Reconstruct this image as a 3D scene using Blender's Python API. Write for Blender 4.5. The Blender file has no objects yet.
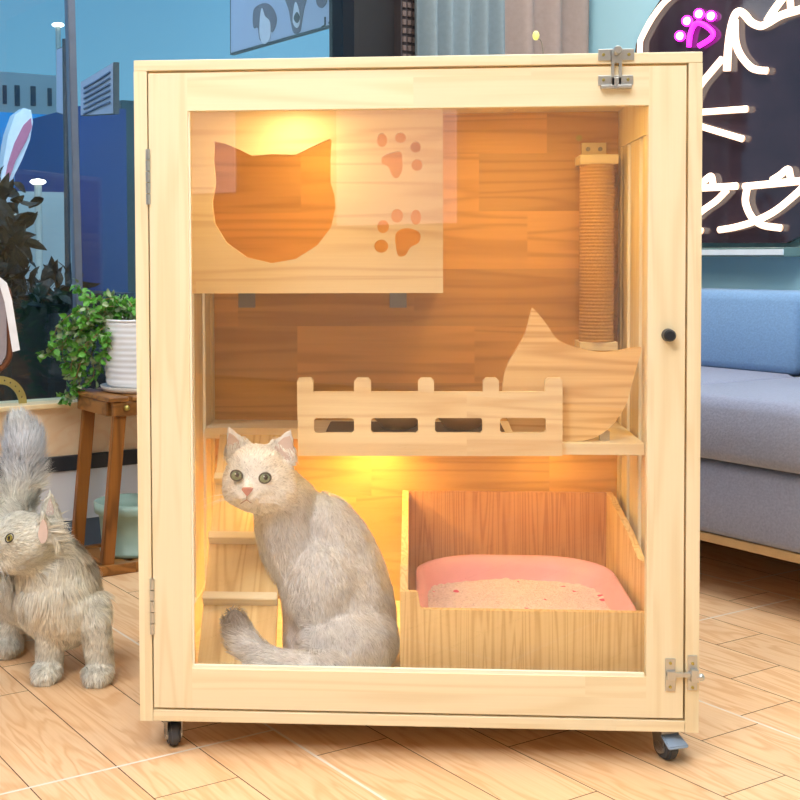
import bpy, bmesh, math, random
from mathutils import Vector, Matrix, noise
random.seed(7)
R = math.radians
scene = bpy.context.scene
col = scene.collection

# ------------------------------------------------------------------ camera
CAM = Vector((.4963, -2.2391, .9082)); YAW, PIT, ROL, F, PX, PY = -.0708, .036, -.0046, 1259.7, 322.77, 299.94
cy, sy, cp, sp, cr, sr = math.cos(YAW), math.sin(YAW), math.cos(PIT), math.sin(PIT), math.cos(ROL), math.sin(ROL)
R0 = Vector((cy, -sy, 0)); H0 = Vector((sy, cy, 0)); Zv = Vector((0, 0, 1))
Fw = cp*H0 - sp*Zv; U0 = sp*H0 + cp*Zv
Rt = cr*R0 + sr*U0; Up = cr*U0 - sr*R0
cd = bpy.data.cameras.new('camera'); cam = bpy.data.objects.new('camera', cd); col.objects.link(cam)
cam.matrix_world = Matrix(((Rt.x, Up.x, -Fw.x, CAM.x), (Rt.y, Up.y, -Fw.y, CAM.y), (Rt.z, Up.z, -Fw.z, CAM.z), (0, 0, 0, 1)))
cd.sensor_fit = 'HORIZONTAL'; cd.sensor_width = 36; cd.lens = F/800*36
cd.shift_x = (400-PX)/800; cd.shift_y = (PY-400)/800; cd.clip_start = .02; cd.clip_end = 200
scene.camera = cam

def ray(u, v): return Rt*((u-PX)/F) - Up*((v-PY)/F) + Fw
A = Vector((math.sin(-.634), math.cos(-.634), 0)); B = Vector((A.y, -A.x, 0))   # the room's two horizontal directions
RA, RB, SB = 1.56, 2.555, 1.675                                                 # window wall, sign wall, sofa front
def atY(u, v, Y): d = ray(u, v); return CAM + d*((Y-CAM.y)/d.y)
def atX(u, v, X): d = ray(u, v); return CAM + d*((X-CAM.x)/d.x)
def atZ(u, v, Z): d = ray(u, v); return CAM + d*((Z-CAM.z)/d.z)
def atA(u, v, k): d = ray(u, v); return CAM + d*((k-CAM.dot(A))/d.dot(A))
def atB(u, v, k): d = ray(u, v); return CAM + d*((k-CAM.dot(B))/d.dot(B))
def ab(a, b, z=0): return A*a + B*b + Vector((0, 0, z))

# ------------------------------------------------------------------ materials
def lin(c): return tuple(((x/255)/12.92 if x/255 <= .04045 else ((x/255+.055)/1.055)**2.4) for x in c) + (1,)
def newmat(name):
    m = bpy.data.materials.new(name); m.use_nodes = True
    nt = m.node_tree; return m, nt, nt.nodes['Principled BSDF']
def N(nt, t, **k):
    n = nt.nodes.new(t)
    for a, b in k.items(): setattr(n, a, b)
    return n
def mth(nt, op, a, b=None, clamp=False):
    n = N(nt, 'ShaderNodeMath', operation=op, use_clamp=clamp)
    for i, x in enumerate((a, b)):
        if x is None: continue
        if isinstance(x, (int, float)): n.inputs[i].default_value = x
        else: nt.links.new(x, n.inputs[i])
    return n.outputs[0]
def mix(nt, f, a, b):
    n = N(nt, 'ShaderNodeMix', data_type='RGBA')
    for i, x in ((0, f), (6, a), (7, b)):
        if isinstance(x, (int, float)): n.inputs[i].default_value = x
        elif isinstance(x, tuple): n.inputs[i].default_value = x
        else: nt.links.new(x, n.inputs[i])
    return n.outputs[2]
def plain(name, c, rough=.5, metal=0, noise_amt=.06, scale=30, bump=0, spec=.5, sheen=0):
    m, nt, p = newmat(name); L = nt.links
    g = N(nt, 'ShaderNodeTexCoord'); n = N(nt, 'ShaderNodeTexNoise'); n.inputs['Scale'].default_value = scale; n.inputs['Detail'].default_value = 4
    L.new(g.outputs['Object'], n.inputs['Vector'])
    c = lin(c); d = tuple(x*(1-noise_amt*3) for x in c[:3])+(1,); e = tuple(min(1, x*(1+noise_amt)) for x in c[:3])+(1,)
    L.new(mix(nt, n.outputs['Fac'], d, e), p.inputs['Base Color'])
    p.inputs['Roughness'].default_value = rough; p.inputs['Metallic'].default_value = metal
    p.inputs['Specular IOR Level'].default_value = spec
    if sheen: p.inputs['Sheen Weight'].default_value = sheen
    if bump:
        b = N(nt, 'ShaderNodeBump'); b.inputs['Strength'].default_value = bump; b.inputs['Distance'].default_value = .003
        L.new(n.outputs['Fac'], b.inputs['Height']); L.new(b.outputs[0], p.inputs['Normal'])
    return m
def emit(name, c, s):
    m, nt, p = newmat(name)
    p.inputs['Base Color'].default_value = lin(c); p.inputs['Emission Color'].default_value = lin(c); p.inputs['Emission Strength'].default_value = s
    return m
def wood(name, light, dark, grain='X', cross='Z', plank=.11, length=.6, amt=.5, streak=26, rough=.5, tone=.1, figure=1.0, seed=0, osc=1.0, cf=19):
    """planed boards glued side by side: grain runs along one axis, boards change tone across the other"""
    m, nt, p = newmat(name); L = nt.links
    g = N(nt, 'ShaderNodeTexCoord'); s = N(nt, 'ShaderNodeSeparateXYZ'); L.new(g.outputs['Object'], s.inputs[0])
    G = s.outputs[grain]; Cc = s.outputs[cross]
    O = s.outputs[[k for k in 'XYZ' if k not in (grain, cross)][0]]
    row = mth(nt, 'FLOOR', mth(nt, 'DIVIDE', mth(nt, 'ADD', Cc, 5.03+seed*.037), plank))
    w1 = N(nt, 'ShaderNodeTexWhiteNoise', noise_dimensions='1D'); L.new(row, w1.inputs['W'])
    colm = mth(nt, 'FLOOR', mth(nt, 'DIVIDE', mth(nt, 'ADD', G, mth(nt, 'ADD', mth(nt, 'MULTIPLY', w1.outputs['Value'], length), 5)), length))
    w2 = N(nt, 'ShaderNodeTexWhiteNoise', noise_dimensions='2D'); cb = N(nt, 'ShaderNodeCombineXYZ'); L.new(row, cb.inputs[0]); L.new(colm, cb.inputs[1]); L.new(cb.outputs[0], w2.inputs['Vector'])
    v = w2.outputs['Value']
    # grain coordinates, shifted per board
    c1 = N(nt, 'ShaderNodeCombineXYZ'); L.new(mth(nt, 'ADD', mth(nt, 'MULTIPLY', G, 1.3), mth(nt, 'MULTIPLY', v, 9)), c1.inputs[0])
    L.new(mth(nt, 'ADD', mth(nt, 'MULTIPLY', Cc, cf), mth(nt, 'MULTIPLY', v, 31)), c1.inputs[1]); L.new(mth(nt, 'MULTIPLY', O, 14*osc), c1.inputs[2])
    n1 = N(nt, 'ShaderNodeTexNoise'); n1.inputs['Scale'].default_value = .55; n1.inputs['Detail'].default_value = 2; n1.inputs['Distortion'].default_value = .3; L.new(c1.outputs[0], n1.inputs['Vector'])
    rings = mth(nt, 'SINE', mth(nt, 'MULTIPLY', n1.outputs['Fac'], streak*figure*1.8))
    rings = mth(nt, 'POWER', mth(nt, 'ADD', mth(nt, 'MULTIPLY', rings, .5), .5), 3.0)
    c2 = N(nt, 'ShaderNodeCombineXYZ'); L.new(mth(nt, 'MULTIPLY', G, 6), c2.inputs[0]); L.new(mth(nt, 'MULTIPLY', Cc, 260), c2.inputs[1]); L.new(mth(nt, 'MULTIPLY', O, 260*osc), c2.inputs[2])
    n2 = N(nt, 'ShaderNodeTexNoise'); n2.inputs['Scale'].default_value = 1; n2.inputs['Detail'].default_value = 3; L.new(c2.outputs[0], n2.inputs['Vector'])
    f = mth(nt, 'ADD', mth(nt, 'MULTIPLY', rings, .6*amt), mth(nt, 'MULTIPLY', n2.outputs['Fac'], .5*amt), True)
    base = mix(nt, f, lin(light), lin(dark))
    vv = mth(nt, 'ADD', mth(nt, 'MULTIPLY', v, tone*2), 1-tone)
    hs = N(nt, 'ShaderNodeHueSaturation'); L.new(base, hs.inputs['Color']); L.new(vv, hs.inputs['Value'])
    L.new(hs.outputs[0], p.inputs['Base Color'])
    p.inputs['Roughness'].default_value = rough
    b = N(nt, 'ShaderNodeBump'); b.inputs['Strength'].default_value = .15; b.inputs['Distance'].default_value = .001
    L.new(n2.outputs['Fac'], b.inputs['Height']); L.new(b.outputs[0], p.inputs['Normal'])
    return m
def pane(name, tint=(1, 1, 1, 1), base=.04, gcol=(1, 1, 1, 1)):
    """thin clear sheet: see-through with a Fresnel reflection"""
    m, nt, p = newmat(name); L = nt.links; nt.nodes.remove(p)
    lw = N(nt, 'ShaderNodeLayerWeight'); lw.inputs['Blend'].default_value = .5
    f = mth(nt, 'ADD', mth(nt, 'MULTIPLY', mth(nt, 'POWER', lw.outputs['Facing'], 5), 1-base), base)
    tr = N(nt, 'ShaderNodeBsdfTransparent'); tr.inputs[0].default_value = tint
    gl = N(nt, 'ShaderNodeBsdfGlossy'); gl.inputs['Roughness'].default_value = .0; gl.inputs['Color'].default_value = gcol
    ms = N(nt, 'ShaderNodeMixShader'); L.new(f, ms.inputs[0]); L.new(tr.outputs[0], ms.inputs[1]); L.new(gl.outputs[0], ms.inputs[2])
    L.new(ms.outputs[0], nt.nodes['Material Output'].inputs['Surface']); return m

PL, PD = (243, 230, 198), (222, 198, 150)
M = {}
M['pineV'] = wood('pine_vertical', PL, PD, 'Z', 'X', .07, 2.0, .55, tone=.04)
M['pineH'] = wood('pine_horizontal', PL, PD, 'X', 'Z', .05, 2.0, .55, tone=.04)
M['pineY'] = wood('pine_deep', PL, PD, 'Y', 'Z', .08, 2.0, .5, tone=.04)
M['pineS'] = wood('pine_side', PL, PD, 'Z', 'Y', .07, 2.0, .5, tone=.04)
M['board'] = wood('pine_board', (246, 226, 184), (212, 172, 118), 'X', 'Z', .2, 2.0, .6, streak=26, tone=.02, seed=3)
M['back'] = wood('pine_back_panel', (228, 180, 104), (176, 122, 58), 'X', 'Z', .135, .42, .6, streak=26, tone=.13, seed=1)
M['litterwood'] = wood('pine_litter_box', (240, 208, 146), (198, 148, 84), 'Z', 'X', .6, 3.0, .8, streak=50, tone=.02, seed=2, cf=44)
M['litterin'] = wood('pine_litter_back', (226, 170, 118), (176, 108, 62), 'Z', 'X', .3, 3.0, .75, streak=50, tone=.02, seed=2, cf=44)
M['ramp'] = wood('pine_ramp', (244, 214, 150), (206, 158, 92), 'Z', 'X', .4, 3.0, .8, streak=50, tone=.02, seed=4, osc=.05)
M['stool'] = wood('stained_wood', (156, 98, 40), (92, 52, 16), 'Z', 'X', .3, 3.0, .9, streak=24, rough=.4)
M['stoolb'] = wood('stained_wood_rail', (170, 114, 54), (104, 62, 22), 'X', 'Z', .3, 3.0, .9, streak=24, rough=.4)
M['sill'] = wood('sill_wood', (255, 232, 200), (244, 206, 162), 'X', 'Z', .5, 3.0, .6, streak=20, rough=.35, seed=5)
M['metal'] = plain('zinc_metal', (200, 202, 200), .3, .85, .05)
M['steel'] = plain('dull_steel', (150, 150, 150), .4, .8)
M['screw'] = plain('brass_screw', (186, 172, 96), .35, .8)
M['black'] = plain('black_plastic', (28, 34, 44), .4)
M['rubber'] = plain('grey_rubber', (70, 72, 78), .6)
M['pedal'] = plain('grey_blue_plastic', (150, 172, 200), .35)
M['rope'] = None
M['pane'] = pane('acrylic_pane', base=.055)
M['edge'] = plain('lit_chamfer', (250, 244, 222), .4, 0, .02)  # lightness of the lit chamfer put into the colour
M['pink'] = plain('pink_plastic', (236, 172, 184), .35, 0, .03)
M['white'] = plain('white_ceramic', (232, 236, 244), .3, 0, .03)
M['tan'] = plain('tan_bowl', (206, 164, 108), .5)
M['dark'] = plain('dark_tray', (46, 30, 26), .6)
M['wallblue'] = plain('pale_blue_paint', (176, 222, 236), .7, 0, .02, 3)
M['white_wall'] = plain('white_paint', (226, 222, 216), .8, 0, .02, 3)
M['lamp'] = emit('warm_led', (255, 206, 110), 14)

def rope():
    m, nt, p = newmat('sisal_rope'); L = nt.links
    g = N(nt, 'ShaderNodeTexCoord'); s = N(nt, 'ShaderNodeSeparateXYZ'); L.new(g.outputs['Object'], s.inputs[0])
    mp = N(nt, 'ShaderNodeMapping'); mp.inputs['Scale'].default_value = (220, 220, 900); L.new(g.outputs['Object'], mp.inputs[0])
    n = N(nt, 'ShaderNodeTexNoise'); n.inputs['Scale'].default_value = 1; L.new(mp.outputs[0], n.inputs[0])
    L.new(mix(nt, n.outputs['Fac'], lin((168, 116, 54)), lin((232, 192, 122))), p.inputs['Base Color']); p.inputs['Roughness'].default_value = .9
    return m
M['rope'] = rope()

# ------------------------------------------------------------------ object helpers
def setp(o, label=None, cat=None, group=None, kind=None):
    for k, v in (('label', label), ('category', cat), ('group', group), ('kind', kind)):
        if v: o[k] = v
    return o
def thing(name, label, cat, loc, group=None):
    o = bpy.data.objects.new(name, None); o.empty_display_size = .05; col.objects.link(o); o.location = loc
    return setp(o, label, cat, group)
def wloc(o):
    v = Vector((0, 0, 0))
    while o: v += o.location; o = o.parent
    return v
def obj(name, bm, mat, parent=None, smooth=False, label=None, kind=None):
    """geometry is given in world coordinates"""
    me = bpy.data.meshes.new(name)
    if isinstance(bm, bmesh.types.BMesh):
        bmesh.ops.recalc_face_normals(bm, faces=bm.faces); bm.to_mesh(me); bm.free()
    else: me = bm
    for m in (mat if isinstance(mat, (list, tuple)) else [mat]): me.materials.append(m)
    if smooth:
        for p in me.polygons: p.use_smooth = True
    o = bpy.data.objects.new(name, me); col.objects.link(o)
    if parent: o.parent = parent; o.location = -wloc(parent)
    return setp(o, label, kind=kind)
def struct(name, bm, mat, smooth=False): return obj(name, bm, mat, None, smooth, kind='structure')
def bx(bm, x0, x1, y0, y1, z0, z1, bev=0, ax=None, mi=0):
    """box; with ax=(a,b) the first two ranges run along the room directions A and B"""
    vs = []
    for x in (x0, x1):
        for y in (y0, y1):
            for z in (z0, z1):
                vs.append(bm.verts.new(ab(x, y, z) if ax else (x, y, z)))
    fs = [bm.faces.new([vs[i] for i in q]) for q in ((0, 1, 3, 2), (4, 6, 7, 5), (0, 4, 5, 1), (2, 3, 7, 6), (0, 2, 6, 4), (1, 5, 7, 3))]
    for f in fs: f.material_index = mi
    if bev:
        es = set(e for f in fs for e in f.edges)
        bmesh.ops.bevel(bm, geom=list(es), offset=bev, segments=2, affect='EDGES', profile=.5)
    return bm
def box(*a, **k): return bx(bmesh.new(), *a, **k)
def hexa(bm, P, bev=0):
    vs = [bm.verts.new(p) for p in P]   # 0-3 bottom ring, 4-7 top ring
    fs = [bm.faces.new([vs[i] for i in q]) for q in ((0, 1, 2, 3), (4, 5, 6, 7), (0, 1, 5, 4), (1, 2, 6, 5), (2, 3, 7, 6), (3, 0, 4, 7))]
    if bev: bmesh.ops.bevel(bm, geom=list(set(e for f in fs for e in f.edges)), offset=bev, segments=2, affect='EDGES')
    return bm
def beam(bm, p, q, w, d, side, bev=.002):
    """bar from p to q, w wide along side, d thick across"""
    p, q = Vector(p), Vector(q); t = (q-p).normalized(); s = Vector(side); s = (s - t*s.dot(t)).normalized(); n = t.cross(s)
    P = [c + s*i*w/2 + n*j*d/2 for c in (p, q) for i, j in ((-1, -1), (1, -1), (1, 1), (-1, 1))]
    return hexa(bm, P, bev)
def cyl(bm, p, q, r, r2=None, seg=24, cap=True):
    p, q = Vector(p), Vector(q); r2 = r if r2 is None else r2
    t = (q-p).normalized(); s = t.orthogonal().normalized(); n = t.cross(s); rings = []
    for c, rr in ((p, r), (q, r2)):
        rings.append([bm.verts.new(c + (s*math.cos(2*math.pi*i/seg) + n*math.sin(2*math.pi*i/seg))*rr) for i in range(seg)])
    for i in range(seg): bm.faces.new((rings[0][i], rings[0][(i+1) % seg], rings[1][(i+1) % seg], rings[1][i]))
    if cap: bm.faces.new(rings[0]); bm.faces.new(rings[1])
    return bm
def tube(bm, pts, r, seg=10, close=False, rfun=None):
    pts = [Vector(p) for p in pts]; n = len(pts); rings = []; up = None
    for i, p in enumerate(pts):
        a = pts[(i-1) % n] if (close or i > 0) else p; b = pts[(i+1) % n] if (close or i < n-1) else p
        t = (b-a).normalized()
        if up is None: up = t.orthogonal().normalized()
        up = (up - t*up.dot(t)).normalized(); s = t.cross(up); rr = rfun(i/(n-1)) if rfun else r
        rings.append([bm.verts.new(p + (up*math.cos(2*math.pi*k/seg) + s*math.sin(2*math.pi*k/seg))*rr) for k in range(seg)])
    for i in range(n if close else n-1):
        r0, r1 = rings[i], rings[(i+1) % n]
        for k in range(seg): bm.faces.new((r0[k], r0[(k+1) % seg], r1[(k+1) % seg], r1[k]))
    if not close: bm.faces.new(rings[0]); bm.faces.new(rings[-1])
    return bm
def lathe(bm, c, prof, seg=48):
    c = Vector(c); rings = []
    for r, z in prof: rings.append([bm.verts.new(c + Vector((r*math.cos(2*math.pi*i/seg), r*math.sin(2*math.pi*i/seg), z))) for i in range(seg)])
    for a, b in zip(rings, rings[1:]):
        for i in range(seg): bm.faces.new((a[i], a[(i+1) % seg], b[(i+1) % seg], b[i]))
    bm.faces.new(rings[0]); bm.faces.new(rings[-1]); return bm
def smoothpath(pts, n=8, close=False):
    pts = [Vector(p) for p in pts]; out = []; m = len(pts)
    for i in range(m if close else m-1):
        g = lambda k: pts[k % m] if close else pts[max(0, min(m-1, k))]
        p0, p1, p2, p3 = g(i-1), g(i), g(i+1), g(i+2)
        for k in range(n):
            t = k/n; out.append(.5*((2*p1)+(p2-p0)*t+(2*p0-5*p1+4*p2-p3)*t*t+(3*p1-p0-3*p2+p3)*t**3))
    if not close: out.append(pts[-1])
    return out
def sheet(outer, holes, thick):
    """flat board cut from an outline with holes, thick along a vector"""
    bm = bmesh.new(); es = []
    for loop in [outer]+holes:
        vs = [bm.verts.new(p) for p in loop]
        for i in range(len(vs)): es.append(bm.edges.new((vs[i], vs[(i+1) % len(vs)])))
    bmesh.ops.triangle_fill(bm, use_beauty=True, use_dissolve=True, edges=es)
    r = bmesh.ops.extrude_face_region(bm, geom=bm.faces[:])
    bmesh.ops.translate(bm, vec=Vector(thick), verts=[v for v in r['geom'] if isinstance(v, bmesh.types.BMVert)])
    return bm
def ell(cx, cz, rx, rz, Y, n=20): return [atY(cx+rx*math.cos(2*math.pi*i/n), cz+rz*math.sin(2*math.pi*i/n), Y) for i in range(n)]

# ================================================================== SETTING
# floor: square tiles of .8 m, each printed with five boards
def floor():
    bm = bmesh.new(); cl = bm.loops.layers.float_color.new('plank')
    known = {-1: .434, 0: -.19, 1: .855, 2: -.185, 3: -.57, 4: -.342, 5: .1, 6: -.515, 7: .33, 8: -.315, 9: -.14}
    white_a = lambda k: {0: -.035, 1: -.43}.get(math.floor((k-2)/5)+1, .013)
    g = .0011
    def quad(a0, a1, b0, b1, z, mi, c):
        f = bm.faces.new([bm.verts.new(ab(a0, b0, z)), bm.verts.new(ab(a0, b1, z)), bm.verts.new(ab(a1, b1, z)), bm.verts.new(ab(a1, b0, z))]); f.material_index = mi
        for l in f.loops: l[cl] = c
    for k in range(-47, 17):
        b0 = -.06+.1605*k; rnd = random.Random(k*77+5); j = known.get(k, rnd.uniform(-.4, .4))
        if k < -1 or k > 9: j = rnd.uniform(-.4, .4)
        a = j - .8*9
        while a < RA:
            a1 = min(a+.8, RA+.0)
            c = (rnd.random(), rnd.random(), rnd.random(), 1)
            if a1 > -5.2: quad(max(a, -5.2)+g, a1-g, b0+g, b0+.1605-g, 0, 0, c)
            a += .8
    quad(-5.3, RA+.05, -7.6, 2.7, -.0006, 1, (0, 0, 0, 1))
    for kk in range(-5, 4):       # pale grout lines between the tiles
        b = -.06+.1605*(2+5*kk); quad(-5.2, RA, b-.003, b+.003, .0004, 2, (0, 0, 0, 1))
        aj = {-1: -.035, 0: None, 1: .013}.get(kk, .2)
        if aj is not None:
            for q in range(-7, 3):
                if aj+.8*q < RA: quad(aj+.8*q-.003, aj+.8*q+.003, b, b+.8, .0005, 2, (0, 0, 0, 1))
    m, nt, p = newmat('wood_look_tiles'); L = nt.links
    at = N(nt, 'ShaderNodeAttribute', attribute_name='plank'); g_ = N(nt, 'ShaderNodeTexCoord')
    mp = N(nt, 'ShaderNodeMapping'); mp.inputs['Rotation'].default_value = (0, 0, R(0)-(math.pi/2-(-.634)*-1)); L.new(g_.outputs['Object'], mp.inputs[0])
    s = N(nt, 'ShaderNodeSeparateXYZ'); L.new(at.outputs['Color'], s.inputs[0])
    # along / across coordinates
    vm = N(nt, 'ShaderNodeVectorMath', operation='DOT_PRODUCT'); vm.inputs[1].default_value = A; L.new(g_.outputs['Object'], vm.inputs[0])
    vn = N(nt, 'ShaderNodeVectorMath', operation='DOT_PRODUCT'); vn.inputs[1].default_value = B; L.new(g_.outputs['Object'], vn.inputs[0])
    al, ac = vm.outputs['Value'], vn.outputs['Value']
    c1 = N(nt, 'ShaderNodeCombineXYZ'); L.new(mth(nt, 'ADD', mth(nt, 'MULTIPLY', al, 1.6), mth(nt, 'MULTIPLY', s.outputs[0], 20)), c1.inputs[0])
    L.new(mth(nt, 'ADD', mth(nt, 'MULTIPLY', ac, 11), mth(nt, 'MULTIPLY', s.outputs[1], 20)), c1.inputs[1])
    n1 = N(nt, 'ShaderNodeTexNoise'); n1.inputs['Scale'].default_value = 1.0; n1.inputs['Detail'].default_value = 3; n1.inputs['Distortion'].default_value = .6; L.new(c1.outputs[0], n1.inputs['Vector'])
    rings = mth(nt, 'POWER', mth(nt, 'ADD', mth(nt, 'MULTIPLY', mth(nt, 'SINE', mth(nt, 'MULTIPLY', n1.outputs['Fac'], 58)), .5), .5), 2.5)
    c2 = N(nt, 'ShaderNodeCombineXYZ'); L.new(mth(nt, 'MULTIPLY', al, 7), c2.inputs[0]); L.new(mth(nt, 'MULTIPLY', ac, 190), c2.inputs[1])
    n2 = N(nt, 'ShaderNodeTexNoise'); n2.inputs['Scale'].default_value = 1; n2.inputs['Detail'].default_value = 3; L.new(c2.outputs[0], n2.inputs['Vector'])
    f = mth(nt, 'ADD', mth(nt, 'MULTIPLY', rings, .38), mth(nt, 'MULTIPLY', n2.outputs['Fac'], .5), True)
    base = mix(nt, f, lin((240, 210, 174)), lin((204, 154, 108)))
    n3 = N(nt, 'ShaderNodeTexNoise'); n3.inputs['Scale'].default_value = .8; L.new(c1.outputs[0], n3.inputs['Vector'])
    base = mix(nt, mth(nt, 'MULTIPLY', n3.outputs['Fac'], .25), base, lin((224, 158, 96)))
    hs = N(nt, 'ShaderNodeHueSaturation'); L.new(base, hs.inputs['Color']); L.new(mth(nt, 'ADD', mth(nt, 'MULTIPLY', s.outputs[2], .1), .95), hs.inputs['Value']); hs.inputs['Saturation'].default_value = 1.05
    L.new(hs.outputs[0], p.inputs['Base Color']); p.inputs['Roughness'].default_value = .38; p.inputs['Specular IOR Level'].default_value = .35
    me = bpy.data.meshes.new('floor'); bm.to_mesh(me); bm.free()
    for q in (m, plain('dark_joint', (96, 60, 38), .8), plain('pale_grout', (236, 222, 206), .7)): me.materials.append(q)
    o = bpy.data.objects.new('floor', me); col.objects.link(o); setp(o, kind='structure')
floor()
# the corner room: window wall (A = RA), sign wall (B = RB), two plain walls behind the camera and a ceiling
CZ = 2.9
LEFT_B, BACK_A = -7.5, -5.2
def wz(v, u=100): return atA(u, v, RA).z
Z_SILL, Z_PAN, Z_BAND, Z_LOW = wz(399), wz(452), wz(467), wz(516)
struct('wall_right', box(BACK_A, RA+.2, RB, RB+.12, 0, CZ, ax=1), M['wallblue'])
struct('wall_back', box(BACK_A-.12, BACK_A, LEFT_B, RB, 0, CZ, ax=1), M['white_wall'])
struct('wall_left', box(BACK_A, RA, LEFT_B-.12, LEFT_B, 0, CZ, ax=1), M['white_wall'])
struct('ceiling', box(BACK_A-.12, RA+.2, LEFT_B-.12, RB+.12, CZ, CZ+.1, ax=1), M['white_wall'])
m_low = plain('grey_blue_skirting', (110, 126, 148), .5, 0, .05, 8)
m_pan = plain('pale_grey_panel', (226, 230, 240), .45, 0, .03, 6)
struct('wall_window_base', box(RA, RA+.12, LEFT_B, RB, 0, Z_LOW, ax=1), m_low)
struct('trim_1', box(RA-.008, RA+.12, LEFT_B, RB, Z_LOW, Z_BAND, ax=1), m_pan)
struct('trim_2', box(RA-.016, RA+.12, LEFT_B, RB, Z_BAND, Z_PAN, ax=1, bev=.003), plain('dark_trim_band', (48, 54, 64), .35))
struct('trim_3', box(RA-.004, RA+.12, LEFT_B, RB, Z_PAN, Z_SILL-.016, ax=1), M['sill'])
struct('trim_4', box(RA-.03, RA+.12, LEFT_B, RB, Z_SILL-.016, Z_SILL, ax=1, bev=.003), plain('cream_sill_edge', (250, 226, 180), .3))
# glazing, a tall silver joint between two panes and a dark pier beside the curtains
WIN_END = atA(351, 30, RA).dot(B)
struct('window_1', box(RA+.05, RA+.06, LEFT_B, WIN_END, Z_SILL, CZ, ax=1), pane('window_glass', (.90, .95, .98, 1), .05))
bm = bmesh.new()
p, q = atA(68, -60, RA+.04), atA(80.5, 399, RA+.04); q.z = Z_SILL
d = (p-q); p = q + d*((CZ-q.z)/d.z)
beam(bm, q, p, .024, .03, B)
struct('trim_5', bm, plain('silver_joint', (120, 130, 152), .3, .6))
COL_END = atA(399, 30, RA).dot(B)
struct('trim_6', box(RA-.02, RA+.14, WIN_END, COL_END, Z_SILL, CZ, ax=1), plain('dark_pier', (26, 22, 26), .6, 0, .1, 12))
struct('wall_window_pier', box(RA, RA+.12, COL_END, RB, Z_SILL, CZ, ax=1), M['wallblue'])

# ================================================================== OUTSIDE THE WINDOW
def out(u, v, k): return atA(u, v, RA+k)
struct('ground_outside', box(RA+.2, RA+30, -30, 30, -.12, -.02, ax=1), plain('dark_paving', (66, 84, 100), .6, 0, .1, 1))
def facade(name, k, u0, u1, v0, v1, mat, label, cat, depth=1.5, slots=None, base=-.02):
    p0, p1 = out(u0, v0, k), out(u1, v1, k); b0, b1 = p0.dot(B), p1.dot(B)
    z1 = p0.z; z0 = base if base is not None else p1.z
    t = thing(name, label, cat, ab(RA+k, (b0+b1)/2, z0))
    obj('wall', box(RA+k, RA+k+depth, b0, b1, z0, z1, ax=1), mat, t)
    for (a, b, c, d) in slots or ():
        q0, q1 = out(a, b, k-.02), out(c, d, k-.02)
        obj('window', box(RA+k-.02, RA+k+.02, q0.dot(B), q1.dot(B), q1.z, q0.z, ax=1), plain('dark_opening', (20, 60, 90), .3), t)
    return t
facade('building', 9, -60, 70, 67, 150, plain('pale_render', (206, 214, 214), .8, 0, .05, 1), 'pale building with narrow dark slot windows seen beyond the window', 'building', 3,
       [(15, 85, 20, 106), (31, 86, 36, 106), (48, 88, 52, 106), (3, 85, 7, 104)])
facade('hoarding', 5, -120, 76, 105, 187, plain('bright_blue_panel', (20, 160, 232), .5, 0, .05, 1), 'bright blue hoarding behind the rabbit ear ornament outside the window', 'hoarding', .1)
facade('low_wall', 3.2, -160, 76, 187, 300, plain('pale_low_wall', (170, 184, 186), .7, 0, .08, 2), 'pale grey wall below the blue hoarding outside the window', 'wall', .3)
facade('shipping_container', 3.6, 79, 128, 106, 300, plain('deep_blue_paint', (4, 60, 130), .4, 0, .1, 2), 'deep blue container outside, right of the silver window joint', 'container', 1.2)
facade('utility_cabinet', 4.8, 122, 420, 100, 300, plain('slate_paint', (36, 78, 90), .5, 0, .1, 2), 'slate green outbuilding behind the deep blue container', 'building', 1.2)
facade('hedge_planter', 1.4, -200, 135, 300, 400, plain('black_planter', (22, 28, 30), .7, 0, .2, 6), 'long black planter outside below the window', 'planter', .5)
# shrub silhouettes
def shrub(name, u, v, w, h, k, n, label, seed):
    rnd = random.Random(seed); bm = bmesh.new(); c = out(u, v, k)
    for i in range(n):
        s = 6.0/1260*(out(u, v, k)-CAM).length/6
        p = c + B*rnd.gauss(0, w*.45)*s + A*rnd.uniform(-.12, .12) + Vector((0, 0, rnd.uniform(-h, h)*s))
        leaf(bm, p, Vector((rnd.uniform(-1, 1), rnd.uniform(-.4, .4), rnd.uniform(-.6, 1))).normalized(), .10*rnd.uniform(.6, 1.2), .035, rnd)
    root = out(u, 395, k); tube(bm, [Vector((c.x, c.y, -.02)), c], .015, 6)
    o = obj(name, bm, plain('shadowy_leaf', (22, 30, 30), .6)); return setp(o, label, 'shrub')
def leaf(bm, p, d, L, w, rnd):
    d = Vector(d).normalized(); s = d.cross(Vector((rnd.uniform(-1, 1), rnd.uniform(-1, 1), rnd.uniform(-1, 1)))).normalized(); n = d.cross(s)
    rows = []
    for t, ww, h in ((0, .15, 0), (.3, .9, .08), (.6, 1, .1), (.85, .55, .04), (1, .05, -.05)):
        c = p + d*L*t + n*h*L; rows.append([bm.verts.new(c - s*w*ww/2 + n*w*.12*ww), bm.verts.new(c), bm.verts.new(c + s*w*ww/2 + n*w*.12*ww)])
    for a, b in zip(rows, rows[1:]):
        bm.faces.new((a[0], a[1], b[1], b[0])); bm.faces.new((a[1], a[2], b[2], b[1]))
shrub('shrub', 6, 250, 22, 56, .7, 150, 'dark leafy shrub outside the window at the far left', 3)
shrub('shrub', 50, 292, 22, 14, 1.12, 60, 'low dark shrub outside, under the glowing disc', 4)
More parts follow.
